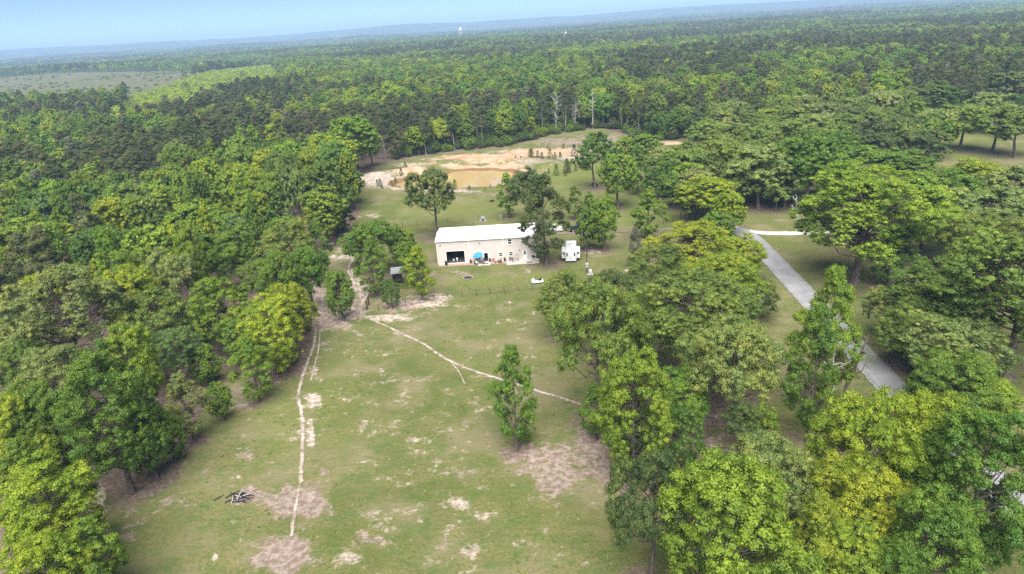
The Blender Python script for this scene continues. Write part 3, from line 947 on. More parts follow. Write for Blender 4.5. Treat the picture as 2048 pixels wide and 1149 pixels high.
GROVE = gp([(1395, 300), (1400, 268), (1560, 258), (1700, 248), (1828, 238), (1862, 300), (1860, 345), (1700, 335), (1560, 335), (1480, 350)])
PL = np.array(PLACED)
x, y = jgrid(180, 430, 10.5)
k = in_poly(x, y, GROVE)
k &= np.all(np.hypot(x[:, None] - PL[None, :, 0], y[:, None] - PL[None, :, 1]) > PL[None, :, 2] * .55 + 2.0, axis=1)
for a, b in zip(x[k], y[k]):
    uu = PIX((a, b, 12))[0]; tn = ['olive', 'olive', 'sage', 'green', 'dark'][int(rng.integers(0, 5))]
    ww = dict(olive='olive', sage='pale sage', green='mid green', dark='dark')[tn]; zn = 'left part' if uu < 1560 else 'middle' if uu < 1720 else 'right part'
    lb = '%s oak in the rear rows, %s of the right grove' % (ww, zn)
    h = rng.uniform(11.5, 16); w = rng.uniform(10, 14)
    plant('oak', int(rng.integers(0, 4)), a, b, h, w, tn, lb, group='%s oaks in the rear rows of the right grove, %s' % (ww, zn))
    PLACED.append((a, b, w / 2, h))
fx, fy = jgrid(60, 430, 7.6)
keep = ~in_poly(fx, fy, CLEAR)
keep &= ~in_poly(fx, fy, GULLY)
PL = np.array(PLACED)
dd = np.hypot(fx[:, None] - PL[None, :, 0], fy[:, None] - PL[None, :, 1])
nf = np.hypot(fx, fy) < 170
keep &= np.all(dd > PL[None, :, 2] * np.where(nf, .85, .68)[:, None] + np.where(nf, 3.4, 2.6)[:, None], axis=1)
tops = np.array([PIX((a, b, 14.0)) for a, b in zip(fx, fy)])
keep &= (tops[:, 0] > -70) & (tops[:, 0] < 2118) & (tops[:, 1] < 1200)
fx, fy, tops = fx[keep], fy[keep], tops[keep]
fd = np.hypot(fx, fy)
order = np.argsort(fd)
fx, fy, tops, fd = fx[order], fy[order], tops[order], fd[order]
fpine, flime = species(fx, fy)
u1 = rng.random(len(fx))
is_pine = u1 < fpine
WORD = dict(lime='lime', bright='bright green', green='mid green', deep='deep green', olive='olive', sage='pale sage', yellow='yellow green', blue='blue green', dark='dark')
n_broad = len([1 for _ in PLACED]); n_pine = 0
fill_stuff = []
FT = {}
def zone(u, v):
    row = 'front' if v > 560 else 'lower' if v > 460 else 'middle' if v > 370 else 'upper' if v > 290 else 'rear'
    if u < 330: return 'far left woods, %s rows' % row
    if u < 520: return 'mid left woods, %s rows' % row
    if u < 740: return 'woods left of the pond, %s rows' % row
    if u < 1000: return 'woods behind the left half of the pond'
    if u < 1200: return 'woods behind the right half of the pond'
    if u < 1500: return 'woods behind the clay track'
    return 'woods behind the right grove'
for i in range(len(fx)):
    u, v = tops[i]
    h = rng.uniform(11.0, 18.5); wd_ = rng.uniform(5.6, 9.6)
    if is_pine[i] and n_pine < 120:
        n_pine += 1
        o_ = plant('pine', int(rng.integers(0, 3)), fx[i], fy[i], rng.uniform(16.5, 21), rng.uniform(6.2, 8.5), 'pine',
              'dark pine in the ' + zone(u, v), group='pines, ' + zone(u, v))
        FT.setdefault(o_['label'], []).append((u, o_))
        continue
    if not is_pine[i] and n_broad < 300:
        n_broad += 1
        q = rng.random(); L = flime[i]
        tn = 'lime' if q < .12 + .2 * (L > .6) else 'bright' if q < .46 else 'green' if q < .74 else 'deep' if q < .80 else 'olive' if q < .90 else 'sage' if q < .95 else 'blue'
        st = ['round', 'tall', 'tall', 'round', 'oak'][int(rng.integers(0, 5))] if tn not in ('olive', 'sage') else 'oak'
        if st == 'tall': wd_ *= .82; h *= 1.06
        sh = {'round': 'round', 'tall': 'narrow', 'oak': 'spreading'}[st]
        o_ = plant(st, int(rng.integers(0, 4 if st in ('oak', 'round') else 2)), fx[i], fy[i], h, wd_ * (1.12 if st == 'oak' else 1), tn,
              '%s %s tree in the %s' % (WORD[tn], sh, zone(u, v)), group='%s %s trees, %s' % (WORD[tn], sh, zone(u, v)))
        FT.setdefault(o_['label'], []).append((u, o_))
        continue
    fill_stuff.append((fx[i], fy[i]))
for lb, L in FT.items():          # a few alike trees in one place: told apart by their order from the left
    if not 2 <= len(L) <= 6: continue
    L.sort(key=lambda q: q[0])
    head, tail = lb.split(' in the ', 1)
    for k_, (u_, o_) in enumerate(L):
        if k_ == 0: o_['label'] = 'leftmost ' + lb
        elif k_ == len(L) - 1: o_['label'] = 'rightmost ' + lb
        else: o_['label'] = '%s %s from left in %s' % (('second', 'third', 'fourth', 'fifth')[k_ - 1], head, tail)
NEAR_STUFF = np.array(fill_stuff).reshape(-1, 2)

# ------------------------------------------------------------------ the rest of the forest: one mass
FP = {}
FPL = []
def forest_proto(style, var, lod):
    k = (style, var, lod)
    if k in FP: return FP[k]
    tm, me, h, R = proto(style, var, lod)
    V = np.empty(len(me.vertices) * 3, np.float32); me.vertices.foreach_get('co', V); V = V.reshape(-1, 3)
    n = len(V) // 4
    lv = np.empty(n, np.float32); me.attributes['lv'].data.foreach_get('value', lv)
    tp = np.empty(n, np.float32); me.attributes['tip'].data.foreach_get('value', tp)
    faces = np.arange(4 * n).reshape(n, 4).tolist(); verts = V.tolist(); nt_ = 0
    if tm is not None:
        b = len(verts)
        for q in tm.vertices: verts.append(tuple(q.co))
        for p in tm.polygons:
            if len(p.vertices) == 4: faces.append([b + j for j in p.vertices]); nt_ += 1
    m2 = bpy.data.meshes.new('forest_tree'); m2.from_pydata(verts, [], faces)
    m2.materials.append(M['leaf']); m2.materials.append(M['bark_grey'] if style == 'pine' else M['bark'])
    m2.polygons.foreach_set('material_index', np.concatenate([np.zeros(n, np.int32), np.ones(nt_, np.int32)]))
    a = m2.attributes.new('lv', 'FLOAT', 'FACE'); a.data.foreach_set('value', np.concatenate([lv, np.zeros(nt_, np.float32)]))
    a = m2.attributes.new('tip', 'FLOAT', 'FACE'); a.data.foreach_set('value', np.concatenate([tp, np.zeros(nt_, np.float32)]))
    o = bpy.data.objects.new('forest_tree', m2)
    FP[k] = (len(FPL), h, R); FPL.append(o)
    return FP[k]

pts = []; idx = []; scl = []; tnt = []; pal = []
def scatter(x, y, lod, big=1.0, shrub=False):
    pine, lime = species(x, y)
    d = np.hypot(x, y)
    z = terr(x, y)
    for i in range(len(x)):
        q = rng.random()
        if shrub:
            st, va = 'bush', 0; h = rng.uniform(3, 6.5); w = rng.uniform(4, 8); tn = 'lime' if q < .8 else 'yellow'
            if q > .9965: st, va, h, w, tn = 'pine', 0, rng.uniform(11, 16), 8, 'pine'
        elif rng.random() < pine[i]:
            st, va = 'pine', int(rng.integers(0, 3)); h = rng.uniform(15, 21) * big ** .3; w = rng.uniform(6.5, 9) * big; tn = 'pine' if q < .93 else 'greyp'
        else:
            st = 'round' if q < .6 else 'oak' if q < .85 else 'tall'
            va = int(rng.integers(0, 4 if lod == 1 and st != 'tall' else 2)); h = rng.uniform(10, 19) * big ** .3; w = rng.uniform(6.4, 11.5) * big
            q = rng.random()
            tn = 'lime' if q < .20 + .22 * (lime[i] > .6) else 'bright' if q < .45 else 'green' if q < .72 else 'olive' if q < .87 else 'sage' if q < .91 else 'deep'
        k, h0, R0 = forest_proto(st, va, lod)
        pts.append((x[i], y[i], z[i] - .1)); idx.append(k); scl.append((w / (2 * R0), w / (2 * R0), h / h0))
        c = np.array(TINT[tn]) * (1.25 if shrub else 1) * rng.uniform(.95, 1.05, 3) * rng.uniform(.74, 1.26)
        tnt.append(c); pal.append(PALE.get(tn, .12))
def wild(x, y):
    return ~in_poly(x, y, CLEAR) & ~in_poly(x, y, DRY) & ~in_poly(x, y, SHRUBLAND)
scatter(NEAR_STUFF[:, 0], NEAR_STUFF[:, 1], 1)
# undergrowth along the wood edge behind the pond and the grove
x, y = jgrid(225, 430, 3.6)
k = ~in_poly(x, y, CLEAR) & (x > -45)
x, y = x[k], y[k]
cl = np.array(CLEAR)
ed = np.min(np.stack([np.hypot(x - (cl[i, 0] * (1 - t) + cl[(i + 1) % len(cl), 0] * t), y - (cl[i, 1] * (1 - t) + cl[(i + 1) % len(cl), 1] * t)) for i in range(len(cl)) for t in np.linspace(0, 1, 12)]), axis=0)
k = (ed < 30) & (rng.random(len(x)) < .85)
for a, b in zip(x[k], y[k]):
    kk, h0, R0 = forest_proto('bush', 0, 1)
    h = rng.uniform(2.0, 6.0); w = rng.uniform(3.0, 5.5)
    pts.append((a, b, terr1(a, b) - .1)); idx.append(kk); scl.append((w / (2 * R0), w / (2 * R0), h / h0))
    tn = ['green', 'deep', 'olive', 'dark', 'bright'][int(rng.integers(0, 5))]
    tnt.append(np.array(TINT[tn]) * rng.uniform(.8, 1.15)); pal.append(.15)
for r0, r1, st, lod, big in ((430, 800, 8.4, 1, 1.0), (800, 1500, 9.5, 2, 1.05), (1500, 2600, 12.5, 3, 1.25), (2600, 5600, 26, 3, 2.4)):
    x, y = jgrid(r0, r1, st)
    k = wild(x, y)
    k &= vnoise(x / 30, y / 30, 31) > .10
    scatter(x[k], y[k], lod, big)
x, y = jgrid(400, 1900, 6.0); k = in_poly(x, y, SHRUBLAND); scatter(x[k], y[k], 2, 1.0, True)
x, y = jgrid(500, 2400, 24)
k = in_poly(x, y, DRY) & (vnoise(x / 70, y / 70, 91) > .62)
for a, b in zip(x[k], y[k]):
    kk, h0, R0 = forest_proto('bush', 0, 2)
    h = rng.uniform(1.2, 3.0); w = rng.uniform(3, 7)
    pts.append((a, b, terr1(a, b) - .1)); idx.append(kk); scl.append((w / (2 * R0), w / (2 * R0), h / h0)); tnt.append(np.array(TINT['olive']) * rng.uniform(.8, 1.2)); pal.append(.2)

fm = bpy.data.meshes.new('forest_points')
fm.from_pydata([tuple(map(float, p)) for p in pts], [], [])
for nm, typ, arr in (('proto', 'INT', np.array(idx, np.int32)), ('rotz', 'FLOAT', rng.uniform(0, 6.28, len(pts)).astype(np.float32)), ('pale', 'FLOAT', np.array(pal, np.float32))):
    a = fm.attributes.new(nm, typ, 'POINT'); a.data.foreach_set('value', arr)
a = fm.attributes.new('scl', 'FLOAT_VECTOR', 'POINT'); a.data.foreach_set('vector', np.array(scl, np.float32).ravel())
a = fm.attributes.new('tint', 'FLOAT_COLOR', 'POINT'); a.data.foreach_set('color', np.concatenate([np.array(tnt, np.float32), np.ones((len(tnt), 1), np.float32)], 1).ravel())
forest = link(bpy.data.objects.new('forest', fm))
tag(forest, 'dense mixed pine and broadleaf forest reaching to the hazy hills', 'forest', kind='stuff')
def scatter_nodes(name, protos):
    ng = bpy.data.node_groups.new(name, 'GeometryNodeTree')
    ng.interface.new_socket('Geometry', in_out='INPUT', socket_type='NodeSocketGeometry')
    ng.interface.new_socket('Geometry', in_out='OUTPUT', socket_type='NodeSocketGeometry')
    gi = ng.nodes.new('NodeGroupInput'); go = ng.nodes.new('NodeGroupOutput')
    def named(nm, typ):
        q = ng.nodes.new('GeometryNodeInputNamedAttribute'); q.data_type = typ; q.inputs['Name'].default_value = nm
        return [s for s in q.outputs if s.enabled and s.name == 'Attribute'][0]
    pi_, ro_, sc_ = named('proto', 'INT'), named('rotz', 'FLOAT'), named('scl', 'FLOAT_VECTOR')
    cx = ng.nodes.new('ShaderNodeCombineXYZ'); ng.links.new(ro_, cx.inputs[2])
    jn = ng.nodes.new('GeometryNodeJoinGeometry')
    mp_ = ng.nodes.new('GeometryNodeMeshToPoints'); ng.links.new(gi.outputs[0], mp_.inputs[0])
    for k, po in enumerate(protos):
        oi = ng.nodes.new('GeometryNodeObjectInfo'); oi.inputs['Object'].default_value = po; oi.transform_space = 'ORIGINAL'; oi.inputs['As Instance'].default_value = True
        cmp_ = ng.nodes.new('FunctionNodeCompare'); cmp_.data_type = 'INT'; cmp_.operation = 'EQUAL'
        ia = [s for s in cmp_.inputs if s.enabled]
        ng.links.new(pi_, ia[0]); ia[1].default_value = k
        ip = ng.nodes.new('GeometryNodeInstanceOnPoints')
        ng.links.new(mp_.outputs[0], ip.inputs['Points']); ng.links.new(cmp_.outputs[0], ip.inputs['Selection'])
        ng.links.new(oi.outputs['Geometry'], ip.inputs['Instance']); ng.links.new(cx.outputs[0], ip.inputs['Rotation']); ng.links.new(sc_, ip.inputs['Scale'])
        ng.links.new(ip.outputs[0], jn.inputs[0])
    ng.links.new(jn.outputs[0], go.inputs[0])
    return ng
forest.modifiers.new('scatter', 'NODES').node_group = scatter_nodes('forest_nodes', FPL)
print('forest trees', len(pts), 'single trees', n_broad, n_pine, 'protos', len(FPL))

# ------------------------------------------------------------------ ground
def ellipse_field(X, Y, blobs):
    f = np.zeros(X.shape)
    for (u, v, ru, rv, k) in blobs:
        g = G(u, v); ga = G(u + ru, v); gb = G(u, v + rv)
        ax = (ga - g)[:2]; ay = (gb - g)[:2]
        la = np.hypot(*ax); lb = np.hypot(*ay)
        e1 = ax / la; e2 = ay / lb
        dx = X - g[0]; dy = Y - g[1]
        det = e1[0] * e2[1] - e1[1] * e2[0]
        a = (dx * e2[1] - dy * e2[0]) / det / la; b = (e1[0] * dy - e1[1] * dx) / det / lb
        f = np.maximum(f, k * np.exp(-(a * a + b * b) * 1.1))
    return f
SAND = [(760, 362, 70, 18, 1.0), (830, 330, 70, 8, .8), (900, 382, 90, 5, .9), (1070, 330, 90, 14, .7), (1140, 315, 60, 12, .8), (1180, 285, 60, 8, .8), (198, 1000, 16, 50, 1.0), (208, 1060, 14, 40, 1.0), (190, 930, 14, 30, .8), (830, 608, 80, 13, 1.1), (780, 636, 70, 9, 1.0), (690, 625, 50, 24, 1.1), (640, 610, 30, 50, 1.1), (715, 575, 26, 30, .9), (690, 515, 50, 8, .9), (880, 596, 40, 9, .9), (900, 545, 30, 6, .6), (640, 655, 30, 16, .9), (740, 366, 45, 14, .9), (800, 377, 60, 6, .8), (880, 384, 60, 5, .7), (1060, 306, 120, 10, .85), (1150, 301, 80, 9, .95), (1210, 296, 60, 9, .8), (870, 318, 60, 8, .6), (780, 350, 50, 8, .5), (1100, 330, 60, 12, .45), (1080, 345, 40, 8, .5), (640, 600, 34, 60, .8), (665, 645, 55, 30, .8), (700, 600, 40, 30, .6), (720, 620, 40, 20, .7), (690, 520, 50, 14, .6), (845, 595, 70, 10, .7), (790, 640, 60, 9, .7), (640, 690, 40, 14, .5), (770, 760, 60, 30, .42), (700, 740, 50, 30, .4), (860, 800, 60, 30, .34), (900, 900, 70, 40, .36), (700, 900, 60, 40, .34), (560, 960, 60, 30, .4), (850, 960, 50, 20, .45), (1000, 1080, 80, 20, .36), (800, 1000, 60, 30, .36), (700, 640, 14, 10, .5), (790, 664, 30, 8, .42), (900, 722, 30, 8, .42), (1130, 802, 40, 7, .5), (601, 830, 9, 40, .5), (602, 930, 10, 40, .55), (612, 735, 9, 35, .5), (632, 590, 26, 50, .75), (655, 640, 40, 28, .62), (715, 560, 30, 30, .5), (700, 500, 45, 22, .6), (640, 545, 40, 20, .5), (690, 455, 40, 25, .55), (740, 432, 45, 12, .55),
        (800, 632, 70, 16, .6), (880, 590, 45, 13, .6), (830, 605, 55, 14, .5), (915, 545, 40, 8, .45), (622, 870, 12, 45, .95), (628, 805, 24, 26, .95), (632, 740, 12, 30, .7), (690, 790, 40, 26, .42),
        (770, 745, 40, 22, .55), (700, 830, 40, 22, .48), (830, 880, 16, 7, .75), (880, 840, 18, 10, .4), (905, 1010, 55, 16, .75), (985, 990, 30, 20, .4), (920, 945, 36, 28, .5),
        (640, 760, 20, 18, .55), (610, 985, 40, 26, .6), (565, 1105, 55, 32, .72), (700, 1120, 45, 16, .8), (730, 1070, 50, 20, .48), (480, 1075, 14, 22, .65), (430, 1110, 10, 20, .65),
        (470, 1045, 22, 10, .62), (480, 905, 26, 20, .5), (480, 960, 32, 16, .55), (1190, 1005, 28, 10, .65), (1075, 935, 60, 16, .45), (1025, 970, 10, 14, .6), (500, 870, 60, 14, .4),
        (200, 1035, 16, 60, .8), (255, 1060, 14, 40, .45), (1055, 545, 16, 14, .6), (1265, 538, 22, 7, .95), (1185, 505, 50, 8, .55), (1150, 495, 40, 8, .4), (1285, 480, 14, 6, .7),
        (650, 700, 45, 22, .42), (780, 690, 60, 18, .34), (960, 640, 60, 20, .3), (1000, 700, 50, 18, .3), (1525, 660, 30, 20, .3), (1800, 560, 60, 10, .4), (1560, 440, 30, 5, .5), (1600, 560, 18, 12, .4)]
BARE = [(640, 930, 50, 30, .5), (700, 1010, 60, 30, .5), (880, 1100, 70, 30, .42), (760, 760, 70, 40, .4), (880, 760, 60, 30, .36), (960, 860, 50, 30, .36), (540, 950, 50, 30, .42), (1050, 1060, 60, 24, .4), (840, 660, 70, 14, .45), (1130, 284, 110, 14, .75), (1200, 275, 80, 12, .7), (1230, 285, 60, 10, .7), (800, 352, 110, 26, .55), (1080, 330, 120, 24, .5), (950, 385, 120, 10, .5), (1190, 300, 90, 14, .6), (1050, 300, 130, 10, .55), (600, 1005, 75, 42, 1.15), (565, 1110, 75, 46, 1.15), (730, 1080, 60, 40, .55), (500, 905, 32, 26, .5), (1120, 935, 120, 80, .85), (1180, 900, 65, 95, .9), (1230, 960, 60, 40, .8), (655, 640, 55, 60, .75),
        (640, 590, 40, 50, .6), (700, 610, 60, 40, .6), (810, 610, 90, 26, .68), (860, 545, 30, 12, .5), (920, 548, 60, 8, .5), (690, 480, 60, 30, .42), (660, 455, 40, 30, .6), (740, 1000, 34, 14, .5), (925, 950, 45, 34, .5),
        (500, 985, 55, 24, .7), (470, 790, 70, 70, .6), (560, 745, 60, 40, .5), (420, 700, 60, 40, .55), (1400, 850, 80, 110, .7), (1540, 900, 80, 60, .5), (1330, 470, 60, 16, .55), (900, 395, 40, 10, .55), (1500, 680, 40, 40, .45),
        (780, 575, 70, 20, .5), (380, 930, 60, 20, .5), (330, 1000, 80, 40, .5), (260, 1050, 40, 80, .55), (1200, 470, 70, 7, .5), (1160, 468, 40, 6, .7)]
CLAY = [(930, 336, 90, 5, .7), (1010, 335, 60, 6, .75), (970, 320, 120, 13, 1.1), (1090, 305, 110, 10, 1.0), (830, 350, 60, 12, .8), (1000, 345, 60, 8, .7), (965, 316, 105, 11, 1.0), (1080, 306, 100, 10, .8), (850, 335, 60, 10, .55), (905, 322, 50, 10, .9), (1030, 318, 50, 10, .7), (1035, 345, 40, 10, .8), (840, 352, 30, 8, .6), (830, 365, 25, 6, .6), (1040, 305, 60, 8, .6), (1340, 287, 60, 5, .8), (1250, 290, 40, 7, .6), (900, 376, 60, 4, .6)]
LUSH = [(1150, 350, 120, 30, .9), (900, 420, 150, 30, .6), (1190, 440, 80, 30, .7), (1100, 560, 60, 10, .7), (960, 562, 70, 9, .9), (850, 345, 60, 12, .5), (1900, 270, 60, 40, 1.0), (1820, 520, 60, 30, .6), (660, 820, 60, 90, .35), (560, 850, 60, 70, .5), (1170, 258, 60, 6, .8),
        (700, 330, 60, 20, .5), (1250, 560, 60, 14, .6), (1560, 480, 60, 20, .5), (2030, 740, 60, 40, .3)]

def gridmesh():
    rs = [18.0]
    while rs[-1] < 300: rs.append(rs[-1] + max(.9, rs[-1] * .0062))
    while rs[-1] < 15000: rs.append(rs[-1] * 1.032)
    rs = np.array(rs); th = np.radians(np.linspace(-66, 66, 460))
    X = rs[:, None] * np.sin(th)[None]; Y = rs[:, None] * np.cos(th)[None] - 0.0
    nr, na = X.shape
    i = np.arange(nr * na).reshape(nr, na)
    Fq = np.stack([i[:-1, :-1], i[:-1, 1:], i[1:, 1:], i[1:, :-1]], -1).reshape(-1, 4)[:, ::-1]
    return X.ravel(), Y.ravel(), Fq
gx, gy, gf = gridmesh()
gz = terr(gx, gy)
gr_ = np.hypot(gx, gy)
gz = gz + (vnoise(gx / 6, gy / 6, 40) - .5) * .22 * (1 - sstep(300, 500, gr_))
# the pond's hollow and its bank
pd = np.hypot((gx - POND_C[0]) / 21.0, (gy - POND_C[1]) / 14.5)
pa_ = np.arctan2(gy - POND_C[1], gx - POND_C[0])
pd = pd * (1 + .1 * np.sin(3 * pa_ + .6) + .06 * np.sin(5 * pa_ + 2) + (vnoise(gx / 4, gy / 4, 77) - .5) * .12)
gz = gz - 1.5 * (1 - sstep(.75, 1.15, pd)) + 2.0 * np.exp(-((pd - 1.75) / .33) ** 2) * sstep(-2, 8, gy - POND_C[1])
# flat pads under the house, yard and road
flat = in_poly(gx, gy, gp([(860, 545), (1110, 540), (1110, 440), (860, 450)]))
gz = np.where(flat, -.03, gz)
gme = npmesh('ground', np.stack([gx, gy, gz], 1), gf, M['ground'], True)
woods = (~in_poly(gx, gy, CLEAR)).astype(float)
dry = in_poly(gx, gy, DRY).astype(float); shr = in_poly(gx, gy, SHRUBLAND).astype(float)
lit = np.zeros(gx.shape)
near = gr_ < 460
for (tx, ty, tr) in TREES:
    k = near & (np.abs(gx - tx) < tr * 1.7) & (np.abs(gy - ty) < tr * 1.7)
    d = np.hypot(gx[k] - tx, gy[k] - ty) / tr
    lit[k] += .62 * (1 - sstep(.45, 1.35, d))
lit = np.clip(lit, 0, 1.0)
lit = np.maximum(lit, woods * (1 - sstep(500, 800, gr_)) * .95)
right = sstep(0, 1, (gx - 25) / 20) * (gr_ < 460)
lit = lit * (1 - .35 * right * (1 - woods))
canopy = np.maximum(woods * sstep(500, 1000, gr_), sstep(2500, 3200, gr_)) * (1 - dry) * (1 - shr)
sand = ellipse_field(gx, gy, SAND); bare = ellipse_field(gx, gy, BARE); clay = ellipse_field(gx, gy, CLAY); lush = np.maximum(ellipse_field(gx, gy, LUSH), shr)
meadow = in_poly(gx, gy, gp([(250, 1300), (620, 700), (720, 640), (1070, 590), (1080, 800), (1240, 1300)])).astype(float)
sand = np.maximum(sand, meadow * (.215 + .185 * vnoise(gx / 14, gy / 14, 55)))
for nm, arr in (('litter', lit), ('sand', sand), ('bare', bare), ('clay', clay), ('lush', lush), ('wet', np.exp(-((pd - 1.04) / .085) ** 2)), ('dryfield', dry), ('canopy', canopy)):
    a = gme.attributes.new(nm, 'FLOAT', 'POINT'); a.data.foreach_set('value', arr.astype(np.float32))
ground = link(bpy.data.objects.new('ground', gme)); tag(ground, kind='structure')

def smooth_line(P, n):
    P = np.array(P, float)
    P = np.vstack([2 * P[0] - P[1], P, 2 * P[-1] - P[-2]])
    out = []
    for i in range(1, len(P) - 2):
        for t in np.linspace(0, 1, n, endpoint=False):
            a, b, c, d = P[i - 1], P[i], P[i + 1], P[i + 2]
            out.append(.5 * (2 * b + (c - a) * t + (2 * a - 5 * b + 4 * c - d) * t * t + (3 * b - a - 3 * c + d) * t ** 3))
    out.append(P[-2]); return np.array(out)
def gz_at(p):
    x, y = p
    if flat_at(x, y): return -.03
    return float(terr(np.array([x]), np.array([y]))[0] + (vnoise(np.array([x / 6]), np.array([y / 6]), 40)[0] - .5) * .22 * (1 - sstep(300, 500, np.hypot(x, y))))
_fp = gp([(860, 545), (1110, 540), (1110, 440), (860, 450)])
def flat_at(x, y): return bool(in_poly(np.array([x]), np.array([y]), _fp)[0])
def strip(name, pix, width, mat, lift, n=10, jit=0.0, thick=0.0, world=False, cross=1):
    P = smooth_line(pix if world else [G(u, v)[:2] for u, v in pix], n)
    d = np.gradient(P, axis=0); d /= np.linalg.norm(d, axis=1, keepdims=True) + 1e-9
    nn = np.stack([-d[:, 1], d[:, 0]], 1)
    V = []; m = len(P)
    s = np.cumsum(np.r_[0, np.linalg.norm(np.diff(P, axis=0), axis=1)])
    for i in range(m):
        wl = width * (1 + jit * (vnoise(np.array([s[i] / 1.1]), np.array([1.0]), 61)[0] - .5) * 2); wr = width * (1 + jit * (vnoise(np.array([s[i] / 1.1]), np.array([9.0]), 62)[0] - .5) * 2)
        for k in range(cross + 1):
            t = k / cross
            p = P[i] + nn[i] * (wl * .5 * (1 - t) - wr * .5 * t)
            V.append((p[0], p[1], gz_at(p) + lift + (.03 * math.sin(t * math.pi) if cross > 1 else 0)))
    c = cross + 1
    Fq = [(i * c + k, i * c + k + 1, (i + 1) * c + k + 1, (i + 1) * c + k) for i in range(m - 1) for k in range(cross)]
    me_ = npmesh(name, V, np.array(Fq)[:, ::-1], mat, True)
    a = me_.attributes.new('edge', 'FLOAT', 'POINT'); a.data.foreach_set('value', np.tile(np.abs(np.linspace(-1, 1, c)), m).astype(np.float32))
    o = link(bpy.data.objects.new(name, me_))
    return tag(o, kind='structure')
strip('footpath', [(718, 612), (722, 625), (735, 636), (770, 652), (815, 674), (852, 692), (880, 712), (930, 736), (990, 756), (1060, 779), (1110, 793), (1160, 811)], 0.87, M['path'], .05, 14, .22, cross=6)
strip('footpath', [(632, 655), (628, 690), (613, 728), (603, 765), (597, 795), (604, 830), (606, 870), (604, 920), (601, 965)], 0.84, M['path'], .05, 16, .22, cross=6)
strip('footpath', [(601, 965), (594, 1000), (588, 1040), (582, 1075)], 0.57, M['path'], .05, 16, .22, cross=6)
strip('footpath', [(640, 668), (637, 700), (628, 735), (622, 762)], 0.38, M['path'], .05, 16, .22, cross=6)
strip('footpath', [(900, 722), (918, 745), (930, 768)], 0.25, M['path'], .05, 14, .22, cross=6)
strip('footpath', [(710, 512), (697, 540), (708, 565), (724, 585), (727, 600), (718, 614)], 1.04, M['path'], .05, 14, .22, cross=6)
strip('footpath', [(704, 540), (706, 562), (720, 582), (722, 600)], 0.76, M['path'], .05, 14, .22, cross=6)
strip('footpath', [(730, 566), (735, 585), (728, 603), (720, 615)], 0.95, M['path'], .05, 14, .22, cross=6)
strip('footpath', [(640, 535), (665, 525), (690, 515), (710, 503)], 0.76, M['path'], .05, 14, .22, cross=6)
# the road and the stone driveways
a_, b_ = G(1770, 792)[:2], G(1496, 488)[:2]
rd = (b_ - a_) / np.linalg.norm(b_ - a_)
road_pts = [a_ - rd * 70 + np.array([14, 0]), a_ - rd * 40 + np.array([5, 0]), a_ - rd * 18 + np.array([1, 0]), a_, (a_ + b_) / 2, b_, b_ + rd * 9 + np.array([-1.0, .5]), b_ + rd * 12 + np.array([-2.5, .8])]
ra, rb = G(1752, 762), G(1812, 762)
road = strip('road', [p + np.array([1.9, 0]) for p in road_pts], 4.9, M['asphalt'], .10, 16, .03, world=True, cross=12)
strip('driveway', [(1440, 448), (1464, 455), (1495, 463), (1535, 467.5), (1575, 468), (1615, 466.5), (1680, 461), (1760, 452), (1830, 445), (1880, 442), (1960, 440), (2080, 432)], 3.3, M['drive'], .08, 12, .06, cross=8)
def lane_mat():
    m = NT('lane_dirt', .95, .05); v = m.coord(); n = m.noise(v, 1.2, 6, .7)
    m.color(m.mix(m.ramp(n, .35, .65), (.12, .095, .075), (.2, .165, .14))); edge_alpha(m, n, .4, .9, 1.6); return m.m
M['lane_dirt'] = lane_mat()
# dark dirt lane behind the house and the clay track past the pond
strip('dirt_lane', [(1090, 468), (1140, 467), (1200, 465), (1260, 463), (1340, 458), (1400, 452)], 2.4, M['lane_dirt'], .05, 12, .3, cross=6)
# the pond
wp = MB()
n = 72; ring = []
for k in range(n):
    t = 2 * math.pi * k / n
    rr = 1.08 + .03 * math.sin(3 * t + .6)
    ring.append((POND_C[0] + 21.5 * rr * math.cos(t), POND_C[1] + 14.6 * rr * math.sin(t), -.62))
wp.add(ring, [tuple(range(n))])
tag(wp.build('pond', M['water']), kind='structure')

# ------------------------------------------------------------------ tufts of grass and weeds in the turf: one mass
def tuft_mesh(seed, n, spread, hh):
    r = np.random.default_rng(seed); V = []
    for k in range(n):
        a = r.uniform(0, 6.283); q = spread * math.sqrt(r.random()); x, y = q * math.cos(a), q * math.sin(a)
        b = r.uniform(0, 6.283); wv = r.uniform(.03, .06); le = r.uniform(.4, 1.0) * hh; lean = r.uniform(.2, .9) * hh
        dx, dy = math.cos(b), math.sin(b); px, py = -dy * wv, dx * wv
        V += [(x - px, y - py, 0), (x + px, y + py, 0), (x + dx * lean + px * .4, y + dy * lean + py * .4, le), (x + dx * lean - px * .4, y + dy * lean - py * .4, le)]
    me = npmesh('grass_tuft', V, np.arange(4 * n).reshape(n, 4), M['leaf'])
    a = me.attributes.new('lv', 'FLOAT', 'FACE'); a.data.foreach_set('value', r.random(n).astype(np.float32))
    return bpy.data.objects.new('grass_tuft', me)
GT = [tuft_mesh(1, 26, .38, .22), tuft_mesh(2, 34, .55, .16), tuft_mesh(3, 20, .25, .34)]
x, y = jgrid(48, 175, .78, .5, -46, 46)
k = in_poly(x, y, CLEAR)
x, y = x[k], y[k]
den = vnoise(x / 7, y / 7, 71) * .55 + vnoise(x / 2.2, y / 2.2, 72) * .45
sd_ = ellipse_field(x, y, SAND); bd_ = ellipse_field(x, y, BARE)
k = (rng.random(len(x)) < sstep(.46, .78, den) * .55) & (sd_ < .42) & (bd_ < .45)
k &= ~in_poly(x, y, gp([(855, 540), (1082, 530), (1082, 440), (870, 450)]))
rdp = np.array(road_pts); 
